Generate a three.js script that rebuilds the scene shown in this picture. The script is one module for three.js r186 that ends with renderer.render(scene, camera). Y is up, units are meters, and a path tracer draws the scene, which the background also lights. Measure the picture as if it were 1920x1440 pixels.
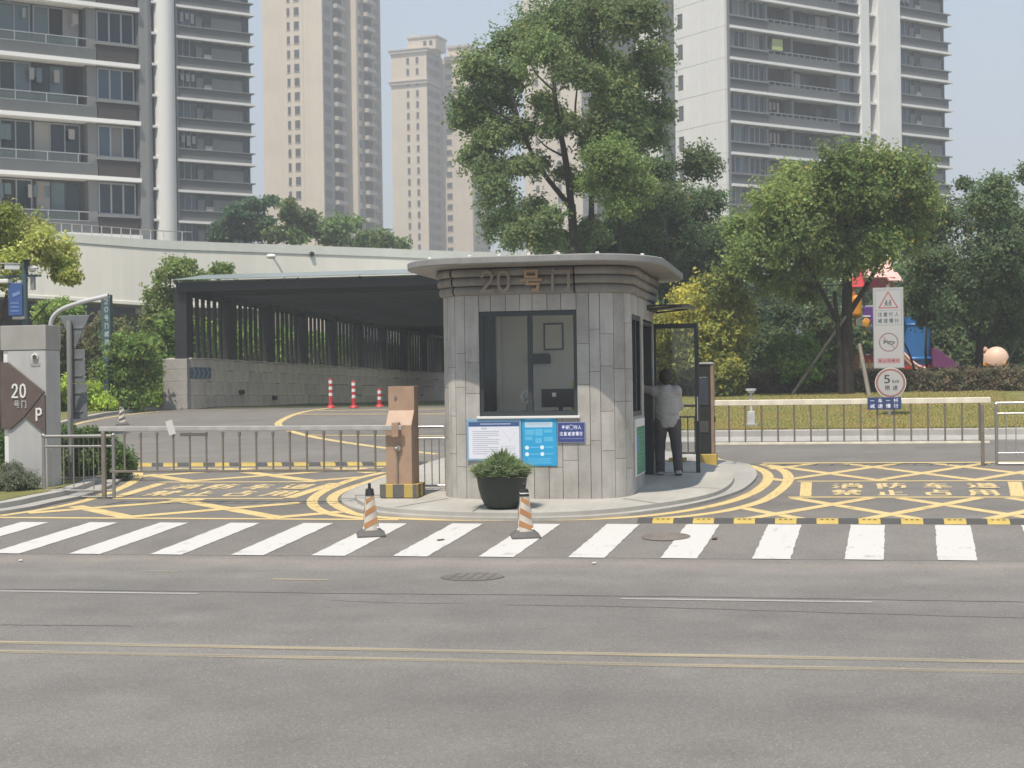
import * as THREE from 'three';
import { mergeGeometries, mergeVertices } from 'three/addons/utils/BufferGeometryUtils.js';
import { RoundedBoxGeometry } from 'three/addons/geometries/RoundedBoxGeometry.js';
import { MarchingCubes } from 'three/addons/objects/MarchingCubes.js';

// ---------------------------------------------------------------- camera, sky, sun, exposure
const scene = new THREE.Scene();
const YAW = 11 * Math.PI / 180;
const camera = new THREE.PerspectiveCamera(27.43, 4 / 3, 0.1, 4000);
camera.rotation.order = 'YXZ';
camera.position.set(0, 2.0, 0);
camera.rotation.set(0, YAW, -0.014);
camera.focus = 17;
camera.userData.fStop = 5.6;

const SUN = new THREE.Vector3(-0.1, 1, 0.46).normalize();
scene.background = makeSky();
scene.environment = scene.background;
const sun = new THREE.DirectionalLight(new THREE.Color().setRGB(1, 0.91, 0.78), 3.6);
sun.position.copy(SUN).multiplyScalar(120).add(new THREE.Vector3(-6, 0, -40));
sun.target.position.set(-6, 0, -40);
sun.castShadow = true;
sun.shadow.radius = 1.2;
sun.shadow.mapSize.set(4096, 4096);
Object.assign(sun.shadow.camera, { left: -70, right: 70, top: 70, bottom: -70, near: 1, far: 400 });
scene.add(sun, sun.target);
scene.fog = new THREE.FogExp2(new THREE.Color().setRGB(0.86, 0.88, 0.9), 0.0014);

const renderer = new THREE.WebGLRenderer({ antialias: true });
renderer.toneMapping = THREE.LinearToneMapping;
renderer.toneMappingExposure = 1.5;
renderer.shadowMap.enabled = true;

function makeSky() {
  const W = 512, H = 256, d = new Float32Array(W * H * 4);
  for (let j = 0; j < H; j++) for (let i = 0; i < W; i++) {
    const el = ((j + 0.5) / H - 0.5) * Math.PI, az = ((i + 0.5) / W - 0.5) * 2 * Math.PI;
    const y = Math.sin(el), c = Math.cos(el) * Math.cos(az) * SUN.x + y * SUN.y + Math.cos(el) * Math.sin(az) * SUN.z;
    const t = Math.pow(1 - Math.max(0, y), 3.2);
    const g = 0.4 * Math.pow(Math.max(0, c), 8);
    const o = (j * W + i) * 4;
    const wisp = 0.02 * Math.sin(az * 3 + el * 9 + 2 * Math.sin(az * 5)) * Math.max(0, y) * 2;
    d[o] = THREE.MathUtils.lerp(0.25, 0.53, t) + g * 0.9 + wisp;
    d[o + 1] = THREE.MathUtils.lerp(0.345, 0.605, t) + g * 0.92 + wisp;
    d[o + 2] = THREE.MathUtils.lerp(0.49, 0.665, t) + g * 0.95 + wisp;
    if (y < 0) { const k = Math.min(1, -y * 6); d[o] = THREE.MathUtils.lerp(d[o], 0.22, k); d[o + 1] = THREE.MathUtils.lerp(d[o + 1], 0.21, k); d[o + 2] = THREE.MathUtils.lerp(d[o + 2], 0.2, k); }
    d[o + 3] = 1;
  }
  const t = new THREE.DataTexture(d, W, H, THREE.RGBAFormat, THREE.FloatType);
  t.mapping = THREE.EquirectangularReflectionMapping; t.magFilter = THREE.LinearFilter; t.minFilter = THREE.LinearFilter; t.needsUpdate = true;
  return t;
}

// ---------------------------------------------------------------- helpers
let seedState = 12345;
function seed(n) { seedState = n >>> 0; }
function rnd() { seedState = (seedState + 0x6d2b79f5) | 0; let t = Math.imul(seedState ^ (seedState >>> 15), 1 | seedState); t = (t + Math.imul(t ^ (t >>> 7), 61 | t)) ^ t; return ((t ^ (t >>> 14)) >>> 0) / 4294967296; }
const rr = (a, b) => a + (b - a) * rnd();
const V = (x, y, z) => new THREE.Vector3(x, y, z);
const names = new Map();
function numbered(n) { const k = names.get(n) ?? 0; names.set(n, k + 1); return k ? n + '_' + String(k).padStart(3, '0') : n; }
function tag(o, label, category, group, kind) { if (label) o.userData.label = label; if (category) o.userData.category = category; if (group) o.userData.group = group; if (kind) o.userData.kind = kind; return o; }
function thing(name, label, category, pos = [0, 0, 0], turn = 0, group) { const g = new THREE.Group(); g.name = numbered(name); g.position.set(...pos); g.rotation.y = turn; scene.add(g); return tag(g, label, category, group); }
function structure(name, label) { const g = new THREE.Group(); g.name = numbered(name); scene.add(g); tag(g, label, null, null, 'structure'); return g; }
function part(name, geo, material, parent) {
  const m = new THREE.Mesh(Array.isArray(geo) ? merge(geo) : geo, material);
  m.castShadow = m.receiveShadow = true; m.name = parent === scene ? numbered(name) : name; parent.add(m); return m;
}
function merge(list) {
  const l = list.map((g) => { const n = g.index ? g.toNonIndexed() : g; for (const k of Object.keys(n.attributes)) if (!['position', 'normal', 'uv', 'color'].includes(k)) n.deleteAttribute(k); return n; });
  return l.length === 1 ? l[0] : mergeGeometries(l, false);
}
// uv in metres from the dominant axis of each face
function boxUV(geo) {
  const g = geo.index ? geo.toNonIndexed() : geo, p = g.attributes.position, n = g.attributes.normal, uv = new Float32Array(p.count * 2);
  for (let i = 0; i < p.count; i += 3) {
    const k = [0, 1, 2].map((a) => Math.abs(n.getComponent(i, a) + n.getComponent(i + 1, a) + n.getComponent(i + 2, a)));
    const ax = k[0] > k[1] && k[0] > k[2] ? 0 : k[1] > k[2] ? 1 : 2;
    for (let q = i; q < i + 3; q++) { uv[q * 2] = ax === 0 ? p.getZ(q) : p.getX(q); uv[q * 2 + 1] = ax === 1 ? p.getZ(q) : p.getY(q); }
  }
  g.setAttribute('uv', new THREE.BufferAttribute(uv, 2)); return g;
}
function box(w, h, d, x = 0, y = 0, z = 0, ry = 0, rx = 0, rz = 0) {
  const g = boxUV(new THREE.BoxGeometry(w, h, d));
  if (rx) g.rotateX(rx); if (rz) g.rotateZ(rz); if (ry) g.rotateY(ry);
  return g.translate(x, y, z);
}
// box given by its corners
function cbox(x0, x1, y0, y1, z0, z1) { return box(x1 - x0, y1 - y0, z1 - z0, (x0 + x1) / 2, (y0 + y1) / 2, (z0 + z1) / 2); }
function rbox(w, h, d, x, y, z, r = 0.01, seg = 2) { return boxUV(new RoundedBoxGeometry(w, h, d, seg, r)).translate(x, y, z); }
function cyl(r0, r1, h, x, y, z, n = 16) { return new THREE.CylinderGeometry(r1, r0, h, n).translate(x, y + h / 2, z); }
function bar(a, b, r, n = 8, r2 = r) {
  const d = b.clone().sub(a), L = d.length(), g = new THREE.CylinderGeometry(r2, r, L, n);
  g.translate(0, L / 2, 0).applyQuaternion(new THREE.Quaternion().setFromUnitVectors(V(0, 1, 0), d.normalize())); return g.translate(a.x, a.y, a.z);
}
function tube(pts, r, n = 8, seg = 24) { return new THREE.TubeGeometry(new THREE.CatmullRomCurve3(pts.map((p) => V(...p))), seg, r, n); }
function limb(pts, r0, r1, n = 7, seg = 14) {
  const c = new THREE.CatmullRomCurve3(pts.map((p) => V(...p))), g = new THREE.TubeGeometry(c, seg, 1, n), p = g.attributes.position;
  for (let i = 0; i <= seg; i++) { const q = c.getPointAt(i / seg), r = THREE.MathUtils.lerp(r0, r1, i / seg) * (1 + 0.12 * (rnd() - 0.5)); for (let j = 0; j <= n; j++) { const k = i * (n + 1) + j; p.setXYZ(k, q.x + (p.getX(k) - q.x) * r, q.y + (p.getY(k) - q.y) * r, q.z + (p.getZ(k) - q.z) * r); } }
  g.computeVertexNormals(); return g;
}
function lathe(pts, n = 24) { return new THREE.LatheGeometry(pts.map((p) => new THREE.Vector2(...p)), n); }

// ---- textures
const hash = (x, y, s) => { let h = Math.imul(x, 374761393) ^ Math.imul(y, 668265263) ^ Math.imul(s, 1442695041); h = Math.imul(h ^ (h >>> 13), 1274126177); return ((h ^ (h >>> 16)) >>> 0) / 4294967296; };
function vnoise(x, y, period, s) {
  const x0 = Math.floor(x), y0 = Math.floor(y), fx = x - x0, fy = y - y0, u = fx * fx * (3 - 2 * fx), v = fy * fy * (3 - 2 * fy), m = (a) => ((a % period) + period) % period;
  const a = hash(m(x0), m(y0), s), b = hash(m(x0 + 1), m(y0), s), c = hash(m(x0), m(y0 + 1), s), d = hash(m(x0 + 1), m(y0 + 1), s);
  return a + (b - a) * u + (c - a) * v + (a - b - c + d) * u * v;
}
function fbm(x, y, period, oct, s) { let t = 0, a = 0.5, n = 0; for (let i = 0; i < oct; i++) { t += a * vnoise(x, y, period, s + i); n += a; a *= 0.5; x *= 2; y *= 2; period *= 2; } return t / n; }
function dataTex(N, metres, f) {   // f(u, v) gives [r, g, b] in 0..1, linear
  const d = new Uint8Array(N * N * 4);
  for (let j = 0; j < N; j++) for (let i = 0; i < N; i++) { const c = f(i / N, j / N, i, j), o = (j * N + i) * 4; for (let k = 0; k < 3; k++) d[o + k] = Math.max(0, Math.min(255, 255 * (c.length ? c[k] : c))); d[o + 3] = 255; }
  const t = new THREE.DataTexture(d, N, N); t.wrapS = t.wrapT = THREE.RepeatWrapping; t.magFilter = THREE.LinearFilter; t.minFilter = THREE.LinearMipmapLinearFilter; t.generateMipmaps = true; t.repeat.set(1 / metres, 1 / metres); t.needsUpdate = true; return t;
}
const T = {
  asphalt: dataTex(1024, 5, (u, v, i, j) => { const s = hash(i, j, 7), q = hash(i >> 1, j >> 1, 9), c = fbm(u * 10, v * 10, 10, 4, 3); const w = 0.62 + 0.22 * (q - 0.5) + 0.26 * (s - 0.5) + 0.2 * (c - 0.5) + (q > 0.975 ? 0.3 : 0); return [w, w * 0.985, w * 0.96]; }),
  asphaltBump: dataTex(512, 2.5, (u, v, i, j) => 0.5 + 0.5 * (hash(i, j, 17) - 0.5)),
  concrete: dataTex(512, 3, (u, v, i, j) => { const c = fbm(u * 5, v * 5, 5, 5, 21), st = fbm(u * 40, v * 3, 3 * 40, 3, 5); const w = 0.78 + 0.24 * (c - 0.5) + 0.1 * (st - 0.5) + 0.05 * (hash(i, j, 3) - 0.5); return [w, w, w * 0.985]; }),
  granite: dataTex(512, 1.1, (u, v, i, j) => { const c = fbm(u * 4, v * 4, 4, 4, 31), s = hash(i >> 1, j >> 1, 33), w = 0.14 * (fbm(u * 24, v * 2, 48, 3, 37) - 0.5) + 0.74 + 0.42 * (c - 0.5) + 0.26 * (s - 0.5); return [w, w * 0.985, w * 0.965]; }),
  metal: dataTex(256, 0.8, (u, v, i, j) => { const c = fbm(u * 6, v * 6, 6, 4, 41); const w = 0.82 + 0.3 * (c - 0.5); return [w, w, w]; }),
  paint: dataTex(1024, 4, (u, v, i, j) => { const c = fbm(u * 14, v * 14, 14, 5, 51), s = hash(i, j, 53); const k = c > 0.66 ? 1 - (c - 0.66) * 1.6 : 1; const w = (0.9 + 0.12 * (s - 0.5)) * k; return [w, w, w * (0.96 + 0.04 * k)]; }),
  worn: dataTex(1024, 4, (u, v, i, j) => { const c = fbm(u * 30, v * 30, 30, 4, 61), s = hash(i >> 1, j >> 1, 63); const k = 0.35 * c + 0.65 * s > 0.52 ? 0.62 : 1; return [0.9 * k, 0.9 * k, 0.9 * (k * 0.9 + 0.1)]; }),
  grass: dataTex(1024, 6, (u, v, i, j) => { const c = fbm(u * 8, v * 8, 8, 5, 71), f = hash(i, j >> 2, 73); const w = 0.6 + 0.45 * (c - 0.5) + 0.35 * (f - 0.5); return [w * (0.95 + 0.3 * (c - 0.5)), w, w * 0.8]; }),
  bark: dataTex(256, 0.7, (u, v) => { const c = fbm(u * 18, v * 5, 90, 4, 81); const w = 0.55 + 0.6 * (c - 0.5); return [w, w * 0.95, w * 0.88]; }),
  stain: dataTex(512, 14, (u, v) => { const c = fbm(u * 5, v * 5, 5, 5, 91), st = fbm(u * 60, v * 4, 240, 3, 95); const w = 0.91 + 0.16 * (c - 0.5) + 0.12 * (st - 0.5); return [w, w, w * 0.99]; }),
  folds: dataTex(256, 0.5, (u, v) => fbm(u * 4 + 0.6 * Math.sin(v * 12.57), v * 3, 12, 3, 111)),
  chips: dataTex(1024, 3, (u, v, i, j) => { const c = fbm(u * 26, v * 26, 26, 4, 161), l = fbm(u * 3, v * 3, 3, 3, 167), s = hash(i, j, 163); const k = 0.2 * s + 0.8 * c - 0.2 - 0.26 * l; return Math.max(0.55, Math.min(1, 0.75 + k * 4)); }),
  halfWorn: dataTex(1024, 3, (u, v, i, j) => { const c = fbm(u * 60, v * 60, 60, 3, 171), l = fbm(u * 4, v * 4, 4, 3, 177), s = hash(i, j, 173); return Math.min(0.85, Math.max(0.12, 0.5 + 1.6 * (0.4 * s + 0.6 * c - 0.5) + 0.9 * (l - 0.5))); }),
  fabric: dataTex(128, 0.12, (u, v, i, j) => { const w = 0.8 + (Math.floor(j / 16) % 2 ? 0.1 : -0.1) + 0.1 * (hash(i, j, 5) - 0.5); return [w, w, w]; }),
};
// ---- materials (linear base colours)
function mat(r, g, b, rough = 0.8, o = {}) {
  const m = new THREE.MeshPhysicalMaterial({ roughness: rough, ...o }); m.color.setRGB(r, g, b); return m;
}
const M = {
  road: mat(0.282, 0.27, 0.256, 0.9, { map: T.asphalt, bumpMap: T.asphaltBump, bumpScale: 0.004, vertexColors: true }),
  plaza: mat(0.285, 0.266, 0.246, 0.9, { map: T.asphalt, bumpMap: T.asphaltBump, bumpScale: 0.004, vertexColors: true }),
  soil: mat(0.09, 0.1, 0.05, 1, { map: T.grass }),
  white: mat(0.62, 0.6, 0.57, 0.7, { map: T.paint }),
  whiteWorn: mat(0.55, 0.53, 0.5, 0.8, { map: T.paint, alphaMap: T.halfWorn, transparent: true }),
  yellow: mat(0.7, 0.53, 0.24, 0.75, { map: T.paint, alphaMap: T.chips, transparent: true }),
  yellowPale: mat(0.7, 0.54, 0.27, 0.75, { map: T.paint, alphaMap: T.chips, transparent: true }),
  yellowFaint: mat(0.5, 0.42, 0.28, 0.85, { map: T.paint, alphaMap: T.halfWorn, transparent: true }),
  seam: mat(0.15, 0.145, 0.138, 0.85),
  kerb: mat(0.47, 0.45, 0.42, 0.85, { map: T.concrete }),
  paving: mat(0.5, 0.475, 0.435, 0.85, { map: T.concrete }),
  grass: mat(0.3, 0.275, 0.1, 0.95, { map: T.grass }),
  granite: [0.92, 1, 1.05, 1.12].map((k) => mat(0.52 * k, 0.5 * k, 0.47 * k, 0.7, { map: T.granite })),
  cornice: mat(0.34, 0.325, 0.305, 0.7, { map: T.granite }),
  joint: mat(0.09, 0.085, 0.08, 0.95),
  roofGrey: mat(0.31, 0.3, 0.29, 0.5, { map: T.metal }),
  frame: mat(0.035, 0.042, 0.045, 0.4),
  glass: mat(0.97, 0.98, 0.97, 0.03, { transmission: 1, thickness: 0, ior: 1.5, specularIntensity: 0.5, side: THREE.DoubleSide }),
  interior: mat(0.85, 0.82, 0.75, 0.9),
  beamMetal: mat(0.05, 0.054, 0.058, 0.6, { map: T.metal }),
  darkMetal: mat(0.022, 0.024, 0.027, 0.55, { map: T.metal }),
  bronze: mat(0.3, 0.16, 0.085, 0.4, { map: T.metal }),
  letterBrown: mat(0.3, 0.245, 0.2, 0.5),
  letterOrange: mat(0.44, 0.29, 0.18, 0.5),
  cabinet: mat(0.45, 0.3, 0.205, 0.45, { map: T.metal }),
  yellowPaint: mat(0.58, 0.42, 0.1, 0.5, { map: T.metal }),
  yellowDull: mat(0.5, 0.36, 0.1, 0.7, { map: T.paint }),
  black: mat(0.025, 0.025, 0.026, 0.6, { map: T.metal }),
  rubber: mat(0.085, 0.083, 0.08, 0.85, { map: T.metal }),
  rubberDusty: mat(0.16, 0.155, 0.15, 0.9, { map: T.granite }),
  boom: mat(0.46, 0.45, 0.44, 0.4, { map: T.metal }),
  boomBright: mat(0.9, 0.84, 0.7, 0.35, { map: T.metal }),
  picket: mat(0.26, 0.23, 0.19, 0.5, { metalness: 0.3, map: T.metal }),
  steel: mat(0.62, 0.61, 0.6, 0.28, { metalness: 1 }),
  steelDull: mat(0.4, 0.39, 0.37, 0.45, { metalness: 0.7, map: T.metal }),
  greyPole: mat(0.3, 0.295, 0.285, 0.5, { map: T.metal }),
  palePole: mat(0.62, 0.62, 0.62, 0.4, { map: T.metal }),
  teal: mat(0.07, 0.12, 0.13, 0.5, { map: T.metal }),
  tealPale: mat(0.32, 0.38, 0.4, 0.5),
  signBack: mat(0.2, 0.215, 0.225, 0.5, { map: T.metal }),
  signWhite: mat(0.72, 0.71, 0.69, 0.5),
  monolith: mat(0.54, 0.535, 0.53, 0.6, { map: T.concrete }),
  monolithCap: mat(0.42, 0.4, 0.38, 0.6, { map: T.concrete }),
  brown: mat(0.14, 0.1, 0.085, 0.5, { map: T.metal }),
  signBlue: mat(0.05, 0.1, 0.28, 0.4),
  orange: mat(0.5, 0.2, 0.06, 0.5, { map: T.metal }),
  coneWhite: mat(0.66, 0.61, 0.52, 0.5, { map: T.metal }),
  coneOrange: mat(0.52, 0.25, 0.1, 0.5, { map: T.metal }),
  red: mat(0.5, 0.035, 0.04, 0.4),
  reflectWhite: mat(0.75, 0.72, 0.7, 0.4),
  planter: mat(0.035, 0.042, 0.034, 0.55, { map: T.metal }),
  rampWall: [0.94, 1, 1.06].map((k) => mat(0.9 * k, 0.8 * k, 0.72 * k, 0.8, { map: T.granite })),
  overpass: mat(0.76, 0.73, 0.66, 0.9, { map: T.stain }),
  overpassCap: mat(0.62, 0.63, 0.58, 0.9, { map: T.stain }),
  bark: mat(0.13, 0.105, 0.08, 0.95, { map: T.bark }),
  barkDark: mat(0.06, 0.05, 0.04, 0.95, { map: T.bark }),
  stake: mat(0.4, 0.37, 0.32, 0.8, { map: T.bark }),
  skin: mat(0.3, 0.17, 0.11, 0.6),
  shirt: mat(0.5, 0.48, 0.46, 0.9, { map: T.fabric, bumpMap: T.folds, bumpScale: 0.035 }),
  trousers: mat(0.085, 0.078, 0.08, 0.9, { bumpMap: T.folds, bumpScale: 0.03 }),
  hair: mat(0.028, 0.024, 0.021, 0.7),
  shoe: mat(0.4, 0.4, 0.4, 0.7),
  playBlue: mat(0.03, 0.16, 0.42, 0.35), playPurple: mat(0.13, 0.05, 0.25, 0.4), playOrange: mat(0.72, 0.3, 0.03, 0.4), playRed: mat(0.5, 0.04, 0.05, 0.4), playPink: mat(0.85, 0.5, 0.45, 0.4), playBrown: mat(0.42, 0.16, 0.06, 0.5), playPlum: mat(0.16, 0.04, 0.13, 0.4), playCream: mat(0.75, 0.52, 0.4, 0.5),
  towerWhite: mat(0.9, 0.88, 0.85, 0.75, { map: T.stain }), towerSlab: mat(0.85, 0.83, 0.8, 0.7), towerGrey: mat(0.14, 0.15, 0.155, 0.75, { map: T.stain }), towerDark: mat(0.085, 0.09, 0.095, 0.75), towerBrown: mat(0.06, 0.056, 0.055, 0.6), towerMid: mat(0.25, 0.255, 0.258, 0.75, { map: T.stain }),
  towerGlass: mat(0.028, 0.046, 0.06, 0.08, { specularIntensity: 1 }), towerGlassBlue: mat(0.06, 0.1, 0.14, 0.06), towerGlassPale: mat(0.14, 0.19, 0.21, 0.2), curtain: mat(0.4, 0.38, 0.36, 0.9), curtainDim: mat(0.2, 0.19, 0.18, 0.5), towerFrame: mat(0.36, 0.37, 0.38, 0.5), towerRecess: mat(0.055, 0.058, 0.06, 0.9), railGlass: mat(0.12, 0.15, 0.15, 0.12, { opacity: 0.6, transparent: true }),
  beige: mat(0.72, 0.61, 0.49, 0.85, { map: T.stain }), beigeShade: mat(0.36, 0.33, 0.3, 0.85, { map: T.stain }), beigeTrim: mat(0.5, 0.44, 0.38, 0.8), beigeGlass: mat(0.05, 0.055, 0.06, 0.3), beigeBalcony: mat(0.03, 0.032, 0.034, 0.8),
};
// ---- ground height: flat road, ramped apron, then a plaza that climbs gently away from the road
const ZB = -17.8, ZT = -20.2;
function gy(x, z) {
  if (z >= ZB) return 0;
  if (z >= ZT) return 0.163 * (ZB - z) / (ZB - ZT);
  const climb = 0.163 + 0.04 * (ZT - Math.max(z, -54));
  if (z > -49) return climb;
  const dip = 1.315 - 0.017 * Math.min(40, -49 - z), k = THREE.MathUtils.smoothstep(x, -8.4, -6.6);
  return dip + (climb - dip) * k;
}
const ZLINES = [];
function sheet(x0, x1, z0, z1, nx, zs, lift, tint) {   // a sheet that follows the ground; zs are its own z lines
  const pos = [], uv = [], col = [], idx = [];
  for (const z of zs) for (let i = 0; i <= nx; i++) {
    const x = x0 + (x1 - x0) * i / nx; pos.push(x, gy(x, z) + lift, z); uv.push(x, z);
    const c = tint ? tint(x, z) : [1, 1, 1]; col.push(c[0], c[1], c[2]);
  }
  for (let j = 0; j < zs.length - 1; j++) for (let i = 0; i < nx; i++) { const a = j * (nx + 1) + i, b = a + nx + 1; idx.push(a, a + 1, b + 1, a, b + 1, b); }
  const g = new THREE.BufferGeometry(); g.setAttribute('position', new THREE.Float32BufferAttribute(pos, 3)); g.setAttribute('uv', new THREE.Float32BufferAttribute(uv, 2)); g.setAttribute('color', new THREE.Float32BufferAttribute(col, 3)); g.setIndex(idx); g.computeVertexNormals(); return g;
}
function lines(a, b, step) { const n = Math.ceil(Math.abs(b - a) / step), l = []; for (let i = 0; i <= n; i++) l.push(a + (b - a) * i / n); return l; }
function smooth(pts, n, closed = false) { return new THREE.CatmullRomCurve3(pts.map((p) => V(p[0], 0, p[1])), closed, 'centripetal').getPoints(n).map((p) => [p.x, p.z]); }
// painted strip along a polyline
function ribbon(pts, w, lift, lens) {
  const pos = [], uv = [], idx = []; let run = 0;
  pts.forEach((p, i) => {
    const a = pts[Math.max(0, i - 1)], b = pts[Math.min(pts.length - 1, i + 1)], L = Math.hypot(b[0] - a[0], b[1] - a[1]) || 1, nx = -(b[1] - a[1]) / L, nz = (b[0] - a[0]) / L;
    if (i) run += Math.hypot(p[0] - pts[i - 1][0], p[1] - pts[i - 1][1]);
    for (const s of [-0.5, 0.5]) { const wj = w * (1 + 0.07 * (hash(i, s > 0 ? 1 : 2, Math.round(p[0] * 31 + p[1] * 17)) - 0.5)), x = p[0] + nx * wj * s, z = p[1] + nz * wj * s; pos.push(x, gy(x, z) + lift, z); uv.push(x + s, z + run * 0.01); }
    if (i) { const k = i * 2; idx.push(k - 2, k, k - 1, k - 1, k, k + 1); }
  });
  const g = new THREE.BufferGeometry(); g.setAttribute('position', new THREE.Float32BufferAttribute(pos, 3)); g.setAttribute('uv', new THREE.Float32BufferAttribute(uv, 2)); g.setIndex(idx); g.computeVertexNormals();
  if (g.attributes.normal.getY(0) < 0) { const ix = g.index; for (let i = 0; i < ix.count; i += 3) { const t = ix.getX(i); ix.setX(i, ix.getX(i + 1)); ix.setX(i + 1, t); } g.computeVertexNormals(); }
  return g;
}
function strip(a, b, w, lift, n = 6) { const l = []; for (let i = 0; i <= n; i++) l.push([a[0] + (b[0] - a[0]) * i / n, a[1] + (b[1] - a[1]) * i / n]); return ribbon(l, w, lift); }
// a raised slab with kerb faces, over a polygon on the plaza
function slab(poly, h, down = 0.1) {
  const pts = poly.map((p) => new THREE.Vector2(p[0], p[1]));
  if (THREE.ShapeUtils.isClockWise(pts)) pts.reverse();
  const tri = THREE.ShapeUtils.triangulateShape(pts, []), pos = [], y = (p) => gy(p.x, p.y) + h;
  for (const t of tri) for (const k of [0, 2, 1]) { const p = pts[t[k]]; pos.push(p.x, y(p), p.y); }
  pts.forEach((p, i) => { const q = pts[(i + 1) % pts.length]; pos.push(p.x, y(p), p.y, q.x, y(q), q.y, q.x, y(q) - h - down, q.y, p.x, y(p), p.y, q.x, y(q) - h - down, q.y, p.x, y(p) - h - down, p.y); });
  const g = new THREE.BufferGeometry(); g.setAttribute('position', new THREE.Float32BufferAttribute(pos, 3)); g.computeVertexNormals();
  const n = g.attributes.normal; if (n.getY(0) < 0) { for (let i = 0; i < tri.length * 3; i += 3) { for (const k of [0, 1, 2]) { } const a = [pos[i * 3], pos[i * 3 + 1], pos[i * 3 + 2]]; for (let c = 0; c < 3; c++) { g.attributes.position.array[i * 3 + c] = pos[(i + 1) * 3 + c]; g.attributes.position.array[(i + 1) * 3 + c] = a[c]; } } g.computeVertexNormals(); }
  return boxUV(g);
}
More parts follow.
